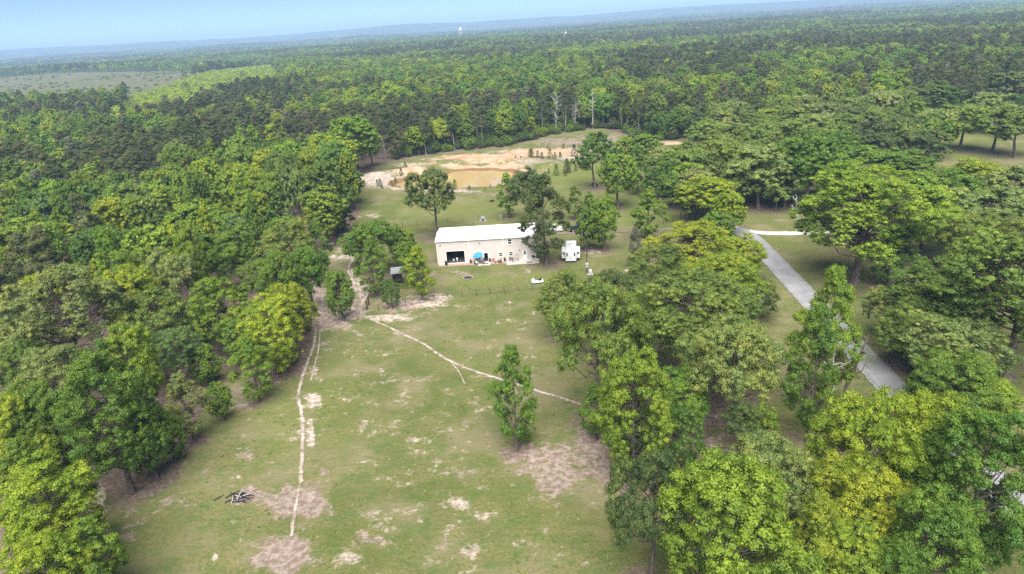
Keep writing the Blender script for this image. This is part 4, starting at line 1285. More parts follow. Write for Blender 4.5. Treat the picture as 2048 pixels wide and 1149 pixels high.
for a_i in range(len(rdp) - 1):
    A_, B_ = rdp[a_i] + np.array([1.9, 0]), rdp[a_i + 1] + np.array([1.9, 0]); ab = B_ - A_
    t = np.clip(((x - A_[0]) * ab[0] + (y - A_[1]) * ab[1]) / (ab @ ab), 0, 1)
    k &= np.hypot(x - A_[0] - t * ab[0], y - A_[1] - t * ab[1]) > 2.7
x, y = x[k], y[k]
gzz = terr(x, y) + (vnoise(x / 6, y / 6, 40) - .5) * .22
tm_ = bpy.data.meshes.new('grass_points'); tm_.from_pydata(np.stack([x, y, gzz - .02], 1).tolist(), [], [])
nT = len(x)
gc_ = np.array([(.15, .205, .05), (.19, .22, .07), (.27, .255, .12), (.13, .185, .05)])[rng.integers(0, 4, nT)] * rng.uniform(.8, 1.2, (nT, 1))
for nm, typ, arr in (('proto', 'INT', rng.integers(0, 3, nT).astype(np.int32)), ('rotz', 'FLOAT', rng.uniform(0, 6.28, nT).astype(np.float32)), ('pale', 'FLOAT', np.zeros(nT, np.float32))):
    a = tm_.attributes.new(nm, typ, 'POINT'); a.data.foreach_set('value', arr)
s_ = rng.uniform(.35, .85, nT); a = tm_.attributes.new('scl', 'FLOAT_VECTOR', 'POINT'); a.data.foreach_set('vector', np.stack([s_, s_, s_ * rng.uniform(.7, 1.2, nT)], 1).astype(np.float32).ravel())
a = tm_.attributes.new('tint', 'FLOAT_COLOR', 'POINT'); a.data.foreach_set('color', np.concatenate([gc_, np.ones((nT, 1))], 1).astype(np.float32).ravel())
grass = link(bpy.data.objects.new('grass', tm_)); tag(grass, 'short tufts of grass and weeds covering the meadow', 'grass', kind='stuff')
grass.modifiers.new('scatter', 'NODES').node_group = scatter_nodes('grass_nodes', GT)
print('tufts', nT)

# ------------------------------------------------------------------ the house
HL, HR = G(876, 529.5), G(1073, 518.5)
hd = (HR - HL) / np.linalg.norm(HR - HL); LEN = float(np.linalg.norm(HR - HL)); HRZ = math.atan2(hd[1], hd[0])
DEP, EAVE, RISE, TH = 10.6, 5.35, .55, .18
house = tag(empty('metal_house', (HL[0], HL[1], 0), HRZ), 'long beige metal building with white roof in the middle of the yard', 'building')
def wall_holes(holes, L, Hh, y0, y1):
    m = MB()
    xs = sorted({0, L, *[h[0] for h in holes], *[h[1] for h in holes]}); zs = sorted({0, Hh, *[h[2] for h in holes], *[h[3] for h in holes]})
    for i in range(len(xs) - 1):
        for j in range(len(zs) - 1):
            cx, cz = (xs[i] + xs[i + 1]) / 2, (zs[j] + zs[j + 1]) / 2
            if any(h[0] < cx < h[1] and h[2] < cz < h[3] for h in holes): continue
            a, b, c, d = xs[i], xs[i + 1], zs[j], zs[j + 1]
            m.quad((a, y0, c), (b, y0, c), (b, y0, d), (a, y0, d)); m.quad((b, y1, c), (a, y1, c), (a, y1, d), (b, y1, d))
    for (a, b, c, d) in holes:
        m.quad((a, y0, c), (a, y1, c), (a, y1, d), (a, y0, d)); m.quad((b, y1, c), (b, y0, c), (b, y0, d), (b, y1, d))
        m.quad((a, y0, d), (a, y1, d), (b, y1, d), (b, y0, d)); m.quad((a, y1, c), (a, y0, c), (b, y0, c), (b, y1, c))
    return m
GAR = (2.1, 6.2, .12, 2.95); DOORWAY = (10.6, 11.45, .06, 2.1); WD = (19.35, 20.2, .14, 2.2)
WINS = [(13.95, 14.75, 1.15, 1.98), (16.25, 17.05, 1.15, 2.02), (16.1, 16.95, 3.9, 5.0), (19.1, 19.95, 3.95, 5.02)]
wall_holes([GAR, DOORWAY, WD] + WINS, LEN, EAVE, 0, TH).build('front_wall', M['siding'], house)
wall_holes([], LEN, EAVE, DEP - TH, DEP).build('back_wall', M['siding'], house)
for x0 in (0, LEN - TH):
    m = MB()
    ga = [(TH + .002, 0), (DEP - TH - .002, 0), (DEP - TH - .002, EAVE), (DEP / 2, EAVE + RISE - .03), (TH + .002, EAVE)]
    m.add([(x0, y, z) for y, z in ga] + [(x0 + TH, y, z) for y, z in ga], [(0, 4, 3, 2, 1), (5, 6, 7, 8, 9)] + [(i, (i + 1) % 5, 5 + (i + 1) % 5, 5 + i) for i in range(5)])
    m.build('side_wall', M['siding'], house)
m = MB()
ov = .18
for (ya, za, yb, zb) in ((-ov, EAVE + .02, DEP / 2, EAVE + RISE), (DEP / 2, EAVE + RISE, DEP + ov, EAVE + .02)):
    vs = [(-ov, ya, za), (LEN + ov, ya, za), (LEN + ov, yb, zb), (-ov, yb, zb)]
    m.add(vs + [(x, y, z + .09) for x, y, z in vs], [(3, 2, 1, 0), (4, 5, 6, 7), (0, 1, 5, 4), (1, 2, 6, 5), (2, 3, 7, 6), (3, 0, 4, 7)])
roof = m.build('roof', M['roofmetal'], house)
m = MB(); m.box(-ov, LEN + ov, DEP / 2 - .18, DEP / 2 + .18, EAVE + RISE + .07, EAVE + RISE + .13); m.build('ridge_cap', M['white'], roof)
m = MB(); m.box(-ov, LEN + ov, -ov - .12, -ov - .003, EAVE - .02, EAVE + .13); m.build('gutter', M['white'], roof)
for x in (0.06, 7.3, 15.0, LEN - .14):
    m = MB(); m.box(x, x + .11, -.12, -.003, .1, EAVE - .03); m.build('downspout', M['white'], house)
m = MB(); m.box(0, LEN, -.03, -.002, -.2, .1); m.build('base_trim', M['white'], house)
m = MB(); m.box(TH, LEN - TH, TH + .002, DEP - TH - .002, -.2, .05); m.build('floor_slab', M['dimfloor'], house)
m = MB(); m.box(8.4, 8.55, TH + .01, DEP - TH - .01, .06, EAVE - .1); m.build('partition', M['wood'], house)
def framed(name, rc, parent, wd=.09, proud=.05, mat='white'):
    a, b, c, d = rc
    m = MB()
    m.box(a - wd, a - .001, -proud, -.004, c - wd, d + wd); m.box(b + .001, b + wd, -proud, -.004, c - wd, d + wd)
    m.box(a, b, -proud, -.004, d + .001, d + wd); m.box(a, b, -proud, -.004, c - wd, c - .001)
    return m.build(name, M[mat], parent)
g = framed('garage_frame', GAR, house, .14)
framed('door_frame', DOORWAY, house, .1)
for (a, b, c, d) in WINS:
    m = MB(); z = (c + d) / 2
    for (p, q) in ((c + .04, z - .05), (z + .05, d - .04)):
        m.quad((a + .04, .06, p), (b - .04, .06, p), (b - .04, .06, q), (a + .04, .06, q))
    w = m.build('window', M['glass'], house)
    framed('window_frame', (a, b, c, d), w, .07)
    m = MB(); m.box(a, b, .03, .09, z - .05, z + .05); m.box(a, a + .04, .03, .09, c, z - .051); m.box(b - .04, b, .03, .09, c, z - .051); m.box(a, a + .04, .03, .09, z + .051, d); m.box(b - .04, b, .03, .09, z + .051, d)
    m.build('sash', M['white'], w)
    m = MB(); m.box(a - .1, b + .1, -.11, -.052, c - .13, c - .075); m.build('sill', M['white'], w)
a, b, c, d = WD
m = MB(); m.box(a + .01, b - .01, .03, .08, c, d); dr = m.build('door', M['white'], house)
m = MB(); m.box(a + .22, b - .22, .018, .029, 1.25, 1.98); m.build('door_pane', M['glass'], dr)
m = MB(); m.lathe([(0, 0), (.035, .01), (.04, .05), (0, .07)], 8, (b - .1, .0, 1.12)); m.build('door_knob', M['galv'], dr)
framed('door_surround', WD, house, .08)
m = MB(); m.box(9.72, 10.55, -.06, -.012, .1, 2.1); m.build('open_door', M['white'], house)
for x, z in ((.9, 4.45), (9.7, 4.5), (18.6, 2.35)):
    m = MB(); m.lathe([(.02, 0), (.11, .02), (.13, .2), (.05, .3), (0, .3)], 8, (x, -.14, z)); m.build('wall_lamp', M['steel_grey'], house)
m = MB(); m.box(20.9, 22.1, -.9, -.01, 2.75, 2.83); m.build('door_canopy', M['steel_grey'], house)

def hloc(x, y, z=0.0):
    c, s = math.cos(HRZ), math.sin(HRZ)
    return (HL[0] + c * x - s * y, HL[1] + s * x + c * y, z)
def slab(name, x0, x1, y0, y1, z1, mat, z0=-.25):
    m = MB(); m.box(x0, x1, y0, y1, z0, z1)
    o = m.build(name, M[mat], None, (HL[0], HL[1], 0), HRZ); return tag(o, kind='structure')
slab('patio', 15.6, LEN + .6, -2.9, -.04, .12, 'concrete')
slab('doorstep_slab', 9.2, 12.0, -2.3, -.04, .10, 'concrete')
slab('gravel_bed', .3, 9.15, -1.5, -.04, .035, 'redbed')
slab('gravel_bed', 12.05, 15.55, -1.7, -.04, .035, 'redbed')
m = MB()
for k in range(30):
    x = .3 + k * .295
    m.box(x, x + .27, -1.66, -1.51, -.1, .09 + .02 * random.random())
o = m.build('brick_edging', M['redbed'], None, (HL[0], HL[1], 0), HRZ); tag(o, 'low brick edging of the red gravel bed along the house', 'edging')

# patio things
def thing(name, label, cat, x, y, z=.0, rz=0.0, group=None):
    p = hloc(x, y, z); return tag(empty(name, p, HRZ + rz), label, cat, group)
u = thing('patio_umbrella', 'tilted bright blue patio umbrella beside the dark doorway', 'umbrella', 9.35, -1.35, .1)
m = MB(); m.lathe([(0, 0), (.28, 0), (.3, .06), (.08, .12), (0, .12)], 12); m.build('base', M['steel_grey'], u)
m = MB(); m.tube([(0, 0, .1), (0, 0, 1.7), (-.08, .05, 2.25)], .025, 6); m.build('pole', M['white'], u)
cm = MB(); R = 1.15; vs = [(0, 0, .42)]; nn = 8
for ring, (rr, zz) in enumerate(((.5, .30), (.95, .12), (R, -.06))):
    for k in range(nn):
        t = 2 * math.pi * k / nn; vs.append((rr * math.cos(t), rr * math.sin(t), zz))
fs = [(0, 1 + k, 1 + (k + 1) % nn) for k in range(nn)]
for q in (0, 1):
    for k in range(nn): fs.append((1 + q * nn + k, 1 + (q + 1) * nn + k, 1 + (q + 1) * nn + (k + 1) % nn, 1 + q * nn + (k + 1) % nn))
cm.add(vs, fs); can = cm.build('canopy', M['blue'], u, (-.08, .05, 2.05)); can.rotation_euler = (rad(14), rad(-9), 0)
for k in range(nn):
    t = 2 * math.pi * k / nn
    m = MB(); m.tube([(0, 0, .36), (R * .97 * math.cos(t), R * .97 * math.sin(t), -.07)], .012, 4); m.build('rib', M['white'], can)
t_ = thing('patio_table', 'round patio table under the blue umbrella', 'table', 9.75, -1.3, .1)
m = MB(); m.lathe([(0, .66), (.52, .66), (.55, .69), (.52, .71), (0, .71)], 14); m.build('tabletop', M['wood'], t_)
for k in range(4):
    a = k * math.pi / 2 + .4; m = MB(); m.tube([(.4 * math.cos(a), .4 * math.sin(a), .66), (.46 * math.cos(a), .46 * math.sin(a), 0)], .02, 5); m.build('leg', M['steel_grey'], t_)
def patio_chair(label, x, y, rz, mat):
    t = thing('patio_chair', label, 'chair', x, y, .1, rz, 'patio chairs')
    m = MB(); m.bbox(-.25, .25, -.25, .25, .4, .47, .02); m.build('seat', M[mat], t)
    m = MB(); m.bbox(-.25, .25, .22, .29, .5, .98, .02); m.build('backrest', M[mat], t)
    for sx in (-.22, .22):
        for sy in (-.22, .22):
            m = MB(); m.tube([(sx, sy, .4), (sx * 1.1, sy * 1.1, 0)], .018, 5); m.build('leg', M['steel_grey'], t)
        m = MB(); m.box(sx - .03, sx + .03, -.2, .24, .62, .66); m.build('armrest', M[mat], t)
patio_chair('brown patio chair left of the round table', 8.9, -1.0, .9, 'wood')
patio_chair('brown patio chair right of the round table', 10.35, -.75, -.6, 'wood')
patio_chair('white patio chair in front of the round table', 9.0, -1.9, 2.4, 'white')
patio_chair('brown patio chair in front of the doorstep', 10.3, -1.95, 3.4, 'wood')
patio_chair('wooden patio chair on the concrete under the small window', 17.0, -1.4, .3, 'wood')
patio_chair('wooden patio chair left of the folded swing on the concrete', 16.3, -1.0, -.4, 'wood')
s = thing('garden_swing_frame', 'upright dark timber swing frame on the concrete under the window', 'swing', 17.9, -1.0, .12)
for sx in (-.35, .35):
    m = MB(); m.tube([(sx, -.35, 0), (sx, 0, 1.5)], .035, 5); m.build('post', M['wood'], s)
    m = MB(); m.tube([(sx, .35, 0), (sx, 0, 1.5)], .035, 5); m.build('post', M['wood'], s)
m = MB(); m.tube([(-.45, 0, 1.5), (.45, 0, 1.5)], .04, 5); m.build('crossbar', M['wood'], s)
m = MB(); m.bbox(-.3, .3, -.2, .2, .45, .5, .015); m.build('seat', M['wood'], s)
h_ = thing('hose_coil', 'red coiled garden hose leaning on the house wall', 'hose', 12.6, -.35, .03)
m = MB(); m.tube([(.26 * math.cos(a) * (1 + .02 * k), -.04 - .02 * math.sin(a * .5) - .012 * (k // 12), .5 + .42 * math.sin(a)) for k, a in enumerate(np.linspace(0, 4 * math.pi, 25))], .05, 6); m.build('coil', M['red'], h_)
m = MB(); m.box(-.05, .05, -.02, .02, 0, .9); m.build('stake', M['wood'], h_)
tr = thing('tricycle', 'red child tricycle on the gravel bed', 'tricycle', 13.4, -.9, .03, .5)
m = MB(); m.tube([(-.35, 0, .3), (0, 0, .38), (.3, 0, .3), (.36, 0, .62)], .035, 6); m.build('frame', M['pinkred'], tr)
m = MB(); m.bbox(-.2, .05, -.13, .13, .4, .47, .02); m.build('seat', M['red'], tr)
m = MB(); m.tube([(.34, -.25, .64), (.34, .25, .64)], .02, 5); m.build('handlebar', M['steel_grey'], tr)
for (x, y, r) in ((.36, 0, .2), (-.36, -.22, .14), (-.36, .22, .14)):
    m = MB(); m.tube([(x, y - .03, r), (x, y + .03, r)], r, 12); m.build('wheel', M['black'], tr)
def pot(label, x, y, mat, r=.22, hh=.42, plant_=True):
    t = thing('plant_pot', label, 'plant pot', x, y, .03, 0, 'pots along the house')
    m = MB(); m.lathe([(0, 0), (r * .75, 0), (r, hh), (r * 1.08, hh), (r * 1.08, hh + .05), (r * .9, hh + .05), (r * .85, hh - .04), (0, hh - .04)], 12); m.build('pot', M[mat], t)
    if plant_:
        rr = np.random.default_rng(int(x * 10)); V = leaf_quads(rdirs(60, rr) * .25 + np.array([0, 0, hh + .25]), rdirs(60, rr), .16, rr)
        me = npmesh('foliage', V, np.arange(240).reshape(60, 4), M['leaf']); o = link(bpy.data.objects.new('foliage', me), t); o['tint'] = [.05, .1, .02]; o['pale'] = 0.0
pot('black pot at the left corner of the house bed', 2.0, -1.0, 'black', .32, .7)
pot('dark pot by the first downspout', 7.5, -.5, 'black')
pot('dark pot at the right side of the doorway', 11.8, -.4, 'black')
pot('dark pot by the second downspout', 15.2, -.45, 'black')
pot('faded red pot at the middle of the right gravel bed', 14.3, -1.1, 'pinkred', .26, .34)
pot('small brown pot at the front of the right gravel bed', 14.0, -1.5, 'wood', .2, .3)
pot('brown pot at the right end of the left gravel bed', 8.5, -1.2, 'wood', .24, .4)
for nm, x, y, lb in (('doormat', 20.7, -2.3, 'black doormat at the front edge of the right patio'), ('doormat', 10.9, -1.5, 'black doormat on the slab before the dark doorway')):
    m = MB(); m.bbox(-.6, .6, -.28, .28, 0, .025, .01); o = m.build(nm, M['black'], None, hloc(x, y, .125 if x > 15 else .105), HRZ); tag(o, lb, 'doormat')
gl = thing('barbecue_grill', 'black barbecue grill at the right corner of the patio', 'grill', 21.6, -1.0, .12)
m = MB(); m.lathe([(0, .7), (.3, .74), (.38, .9), (.36, .98), (.2, 1.16), (0, 1.2)], 14); m.build('kettle', M['black'], gl)
for k in range(3):
    a = k * 2.09; m = MB(); m.tube([(.22 * math.cos(a), .22 * math.sin(a), .78), (.4 * math.cos(a), .4 * math.sin(a), 0)], .022, 5); m.build('leg', M['galv'], gl)
m = MB(); m.box(.38, .85, -.22, .22, .82, .86); m.build('side_shelf', M['wood'], gl)
ck = thing('cooler_box', 'white cooler box at the right end of the patio', 'cooler', 22.3, -1.8, .12, .2)
m = MB(); m.bbox(-.35, .35, -.22, .22, .02, .42, .03); m.build('tub', M['offwhite'], ck)
m = MB(); m.bbox(-.37, .37, -.24, .24, .425, .5, .03); m.build('lid', M['white'], ck)
# inside the open garage bay
wb = thing('workbench', 'wooden workbench just inside the open garage bay', 'workbench', 4.9, 4.2, .05)
m = MB(); m.bbox(-.9, .9, -.35, .35, .82, .9, .02); m.build('top', M['wood'], wb)
for sx in (-.8, .8):
    for sy in (-.28, .28): m = MB(); m.box(sx - .04, sx + .04, sy - .04, sy + .04, 0, .82); m.build('leg', M['wood'], wb)
for x, y, lb in ((3.5, 1.6, 'white bucket left of the workbench inside the garage bay'), (4.3, 1.4, 'tall white drum in front of the workbench in the garage bay')):
    o = thing('bucket' if x < 4 else 'drum', lb, 'bucket', x, y, .05)
    hh = .45 if x < 4 else .85
    m = MB(); m.lathe([(0, 0), (.16, 0), (.2, hh), (.18, hh), (.14, .05), (0, .05)], 12); m.build('body', M['white'], o)
    m = MB(); m.tube([(-.19, 0, hh), (-.1, 0, hh + .16), (.1, 0, hh + .16), (.19, 0, hh)], .012, 4); m.build('handle', M['galv'], o)

# ------------------------------------------------------------------ vehicles
def wheel(parent, x, y, r=.37, w=.24):
    m = MB(); s = 1 if y > 0 else -1
    m.add(*_disc(x, y, r, w, s)); t = m.build('wheel', M['tyre'], parent)
    q = MB(); q.tube([(x, y + s * (w / 2 - .05), r), (x, y + s * (w / 2 + .012), r)], r * .6, 12); q.build('rim', M['rim'], t)
def _disc(x, y, r, w, s):
    n = 18; prof = [(r * .55, -w / 2), (r * .92, -w / 2), (r, -w / 2 + .05), (r, w / 2 - .05), (r * .92, w / 2), (r * .55, w / 2)]
    vs = []; fs = []
    for (a, b) in prof:
        for k in range(n): t = 2 * math.pi * k / n; vs.append((x + a * math.cos(t), y + b, r + a * math.sin(t)))
    for i in range(len(prof) - 1):
        for k in range(n): j = (k + 1) % n; fs.append((i * n + k, i * n + j, (i + 1) * n + j, (i + 1) * n + k))
    fs.append(tuple(range(n))); fs.append(tuple(range(5 * n, 6 * n))[::-1])
    return vs, fs
def shell(sections):
    """loft of closed rings (each a list of points)"""
    m = MB(); n = len(sections[0]); vs = [p for s in sections for p in s]; fs = []
    for i in range(len(sections) - 1):
        for k in range(n): j = (k + 1) % n; fs.append((i * n + k, i * n + j, (i + 1) * n + j, (i + 1) * n + k))
    fs.append(tuple(range(n))[::-1]); fs.append(tuple(range((len(sections) - 1) * n, len(sections) * n)))
    m.add(vs, fs); return m
def body_loft(xs):
    """xs: (x, half width, z low, z belt, z top, half width top)"""
    S = []
    for (x, hw, z0, zb, zt, ht) in xs:
        S.append([(x, -hw * .96, z0), (x, -hw, (z0 + zb) / 2), (x, -hw * .98, zb), (x, -ht, zt - .03), (x, -ht * .9, zt), (x, ht * .9, zt), (x, ht, zt - .03), (x, hw * .98, zb), (x, hw, (z0 + zb) / 2), (x, hw * .96, z0)])
    return shell(S)
def quad_part(name, mat, parent, q, off=.012):
    q = [np.array(p, float) for p in q]; n = np.cross(q[1] - q[0], q[2] - q[0]); n /= np.linalg.norm(n)
    m = MB(); a = [p + n * off for p in q]; b = [p - n * .004 for p in q]
    m.add(a + b, [(0, 1, 2, 3), (4, 7, 6, 5), (0, 4, 5, 1), (1, 5, 6, 2), (2, 6, 7, 3), (3, 7, 4, 0)]); return m.build(name, M[mat], parent)
def pickup(label, loc, rz, paint):
    t = tag(empty('pickup_truck', loc, rz), label, 'pickup truck')
    body_loft([(2.85, .86, .45, .8, 1.02, .80), (2.7, .95, .38, .85, 1.12, .86), (1.35, .98, .36, .95, 1.2, .88), (1.2, .98, .36, .98, 1.22, .9), (-.95, .98, .36, .98, 1.2, .92), (-2.75, .97, .42, .95, 1.2, .93), (-2.9, .94, .5, .92, 1.17, .9)]).build('body', M[paint], t)
    cabm = body_loft([(1.3, .84, 1.17, 1.25, 1.3, .78), (.55, .84, 1.17, 1.4, 1.9, .70), (-.75, .84, 1.17, 1.4, 1.93, .70), (-1.05, .84, 1.17, 1.35, 1.5, .74)]); cab = cabm.build('cab', M[paint], t)
    quad_part('windscreen', 'glass', cab, [(1.22, -.66, 1.36), (1.22, .66, 1.36), (.62, .6, 1.85), (.62, -.6, 1.85)])
    for s in (-1, 1):
        q = [(.95, s * .84, 1.36), (-.85, s * .84, 1.36), (-.72, s * .735, 1.82), (.52, s * .735, 1.82)]
        quad_part('side_window', 'glass', cab, q if s > 0 else q[::-1], .02)
    m = MB(); m.box(-2.8, -1.12, -.74, .74, 1.19, 1.215); m.build('bed_floor', M['black'], t)
    for s in (-1, 1):
        m = MB(); m.box(-2.85, -1.1, s * .83 - .07, s * .83 + .07, 1.18, 1.3); m.build('bed_rail', M[paint], t)
        m = MB(); m.bbox(2.72, 2.9, s * .68 - .14, s * .68 + .14, .82, .98, .03); m.build('headlight', M['white'], t)
        m = MB(); m.bbox(-2.95, -2.86, s * .84 - .07, s * .84 + .07, .8, 1.1, .02); m.build('tail_light', M['red'], t)
        m = MB(); m.bbox(.85, 1.05, s * 1.06 - .08, s * 1.06 + .08, 1.22, 1.4, .03); m.build('mirror', M['black'], t)
        for x in (1.95, -1.85): wheel(t, x, s * .86, .4, .26)
    m = MB(); m.bbox(2.84, 3.0, -.86, .86, .46, .68, .04); m.build('bumper', M['galv'], t)
    m = MB(); m.bbox(-3.03, -2.9, -.86, .86, .5, .68, .04); m.build('bumper', M['galv'], t)
    m = MB(); m.box(2.83, 2.88, -.5, .5, .72, .98); m.build('grille', M['black'], t)
    return t
g = G(1161, 462); pickup('black pickup truck parked on the dirt lane behind the yard trees', (g[0], g[1], gz_at(g[:2]) + .05), rad(180 + 2), 'darkpaint')
def suv(label, loc, rz):
    t = tag(empty('parked_van', loc, rz), label, 'van')
    body_loft([(2.4, .8, .5, .75, .98, .74), (2.25, .92, .36, .8, 1.08, .84), (1.3, .95, .34, .9, 1.15, .86), (-2.3, .95, .34, .95, 1.18, .88), (-2.45, .92, .45, .9, 1.12, .86)]).build('body', M['white'], t)
    c = body_loft([(1.45, .84, 1.12, 1.2, 1.25, .78), (.75, .85, 1.12, 1.35, 1.9, .72), (-2.0, .85, 1.12, 1.35, 1.95, .74), (-2.35, .85, 1.12, 1.3, 1.5, .78)]).build('cabin', M['white'], t)
    quad_part('windscreen', 'glass', c, [(1.38, -.66, 1.32), (1.38, .66, 1.32), (.82, .6, 1.84), (.82, -.6, 1.84)])
    for s in (-1, 1):
        q = [(1.05, s * .86, 1.3), (-2.05, s * .86, 1.3), (-1.9, s * .765, 1.82), (.72, s * .755, 1.82)]
        quad_part('side_window', 'glass', c, q if s > 0 else q[::-1], .02)
        m = MB(); m.bbox(2.2, 2.42, s * .66 - .14, s * .66 + .14, .8, .98, .03); m.build('headlight', M['offwhite'], t)
        for x in (1.5, -1.5): wheel(t, x, s * .84, .36)
    m = MB(); m.bbox(2.3, 2.5, -.82, .82, .42, .62, .04); m.build('bumper', M['black'], t)
g = G(1106, 464); suv('white van half hidden behind the tall dark tree near the house', (g[0], g[1], gz_at(g[:2]) + .02), rad(3))
# camper trailer, its rear toward the camera
g = G(1142, 526); RVZ = rad(90 - 6.3)
rv = tag(empty('camper_trailer', (g[0], g[1], gz_at(g[:2])), RVZ), 'white camper trailer with both slide outs open beside the yard pole', 'camper')
m = MB(); m.bbox(0, 7.6, -1.22, 1.22, .5, 2.75, .12); bd = m.build('body', M['rvwhite'], rv)
for s in (-1, 1):
    m = MB(); y0, y1 = sorted((s * 1.2, s * 2.02)); m.bbox(.7, 3.7, y0, y1, .8, 2.62, .06); so = m.build('slide_out', M['rvwhite'], rv)
    m = MB(); yc = s * 1.62; m.box(.665, .698, yc - .2, yc + .2, 1.75, 2.2); m.build('window', M['glass'], so)
    m = MB(); yc = s * 2.035; m.box(1.2, 2.8, min(yc - .015, yc + .015), max(yc - .015, yc + .015), 1.6, 2.2); m.build('window', M['glass'], so)
    m = MB(); m.box(-.03, -.003, s * .83 - .14, s * .83 + .14, 1.5, 2.3); m.build('rear_window', M['glass'], rv)
    m = MB(); m.bbox(-.05, -.002, s * 1.0 - .09, s * 1.0 + .09, .95, 1.12, .015); m.build('tail_light', M['red'], rv)
    for x in (3.9, 4.75): wheel(rv, x, s * 1.08, .36)
m = MB(); m.box(-.02, -.003, -.25, .25, 1.0, 1.12); m.build('number_plate', M['steel_grey'], rv)
m = MB(); m.bbox(-.22, .0, -1.15, 1.15, .42, .56, .03); m.build('bumper', M['galv'], rv)
for x in (2.3, 5.6):
    m = MB(); m.bbox(x, x + .45, -.25, .25, 2.752, 2.9, .04); m.build('roof_vent', M['offwhite'], rv)
m = MB(); m.bbox(3.9, 4.9, -.4, .4, 2.752, 3.02, .08); m.build('air_conditioner', M['offwhite'], rv)
m = MB(); m.tube([(7.5, -.6, .55), (8.9, 0, .5)], .06, 5); m.tube([(7.5, .6, .55), (8.9, 0, .5)], .06, 5); m.build('hitch', M['black'], rv)
m = MB(); m.box(.1, 7.4, -1.05, 1.05, .36, .497); m.build('chassis', M['black'], rv)
# small white cart on the grass
g = G(1075, 566); gc = tag(empty('golf_cart', (g[0], g[1], gz_at(g[:2])), rad(183)), 'small white open cart on the grass in front of the patio', 'golf cart')
body_loft([(1.2, .5, .35, .6, .8, .4), (.95, .6, .28, .7, 1.0, .5), (.55, .6, .28, .6, .92, .5), (.45, .6, .28, .34, .4, .56)]).build('cowl', M['white'], gc)
m = MB(); m.bbox(-1.15, .5, -.58, .58, .28, .4, .03); m.build('floor', M['white'], gc)
m = MB(); m.bbox(-1.2, -.2, -.6, .6, .4, .68, .05); m.build('rear_body', M['white'], gc)
m = MB(); m.bbox(-.7, -.2, -.52, .52, .685, .8, .04); m.build('seat', M['black'], gc)
m = MB(); m.bbox(-.82, -.7, -.52, .52, .7, 1.2, .04); m.build('backrest', M['black'], gc)
m = MB(); m.tube([(.5, -.25, .85), (.25, -.25, 1.05)], .025, 5); m.tube([(.25 + .0 * k, -.25 + .17 * math.cos(a), 1.05 + .17 * math.sin(a)) for k, a in enumerate(np.linspace(0, 6.283, 13))], .018, 5); m.build('steering_wheel', M['black'], gc)
m = MB(); m.box(.78, .82, -.5, .5, .98, 1.35); m.build('windscreen', M['offwhite'], gc)
for x in (.75, -.75):
    for s in (-1, 1): wheel(gc, x, s * .52, .23, .18)
def quadbike(name, label, px, rz, sc=1.0, paint='steel_grey'):
    g = G(*px); t = tag(empty(name, (g[0], g[1], gz_at(g[:2])), rz), label, 'quad bike'); t.scale = (sc, sc, sc)
    body_loft([(.9, .25, .5, .62, .75, .2), (.4, .3, .42, .65, .9, .22), (-.2, .25, .42, .6, .8, .2), (-.9, .3, .5, .65, .78, .25)]).build('body', M[paint], t)
    m = MB(); m.bbox(-.75, .1, -.2, .2, .78, .95, .05); m.build('seat', M['black'], t)
    m = MB(); m.tube([(.45, 0, .85), (.35, 0, 1.12)], .03, 5); m.tube([(.3, -.38, 1.14), (.35, 0, 1.12), (.3, .38, 1.14)], .02, 5); m.build('handlebar', M['black'], t)
    for x in (.65, -.65):
        for s in (-1, 1): wheel(t, x, s * .42, .29, .24)
        for s in (-1, 1): m = MB(); m.bbox(x - .35, x + .35, s * .42 - .14, s * .42 + .14, .6, .66, .02); m.build('fender', M[paint], t)
quadbike('quad_bike', 'dark blue grey quad bike near the left wood edge', (661, 493), rad(30), 1.0)
quadbike('quad_bike', 'black quad bike under the crooked dark tree right of the pond', (1189, 373), rad(100), 1.35, 'black')

# ------------------------------------------------------------------ yard furniture
g = G(1174, 546); pl = tag(empty('utility_pole', (g[0], g[1], gz_at(g[:2])), 0), 'bare wooden service pole with meter box right of the camper', 'utility pole')
m = MB(); m.tube([(0, 0, -.2), (.02, 0, 4), (.06, 0, 7.2)], [.14, .12, .1], 8); m.build('pole', M['postwood'], pl)
m = MB(); m.bbox(-.3, .3, -.34, -.13, 1.2, 2.3, .03); mb_ = m.build('meter_box', M['galv'], pl)
m = MB(); m.lathe([(0, 0), (.13, 0), (.13, .14), (0, .16)], 10, (0, -.42, 1.85)); m.build('meter', M['offwhite'], mb_)
m = MB(); m.tube([(.12, -.14, 0), (.12, -.16, 3.2)], .035, 5); m.build('conduit', M['galv'], pl)
g = G(1181, 549); wt = tag(empty('pressure_tank', (g[0], g[1], gz_at(g[:2])), 0), 'white pressure tank on a slab at the foot of the service pole', 'tank')
m = MB(); m.lathe([(0, .02), (.24, .04), (.32, .2), (.32, .85), (.24, 1.0), (0, 1.05)], 14, (0, 0, .1)); m.build('tank', M['offwhite'], wt)
m = MB(); m.bbox(-.55, .55, -.5, .5, -.1, .1, .03); m.build('slab', M['concrete'], wt)
m = MB(); m.tube([(.4, 0, .3), (.7, 0, .3), (.7, 0, .8)], .04, 5); m.build('pipe', M['galv'], wt)

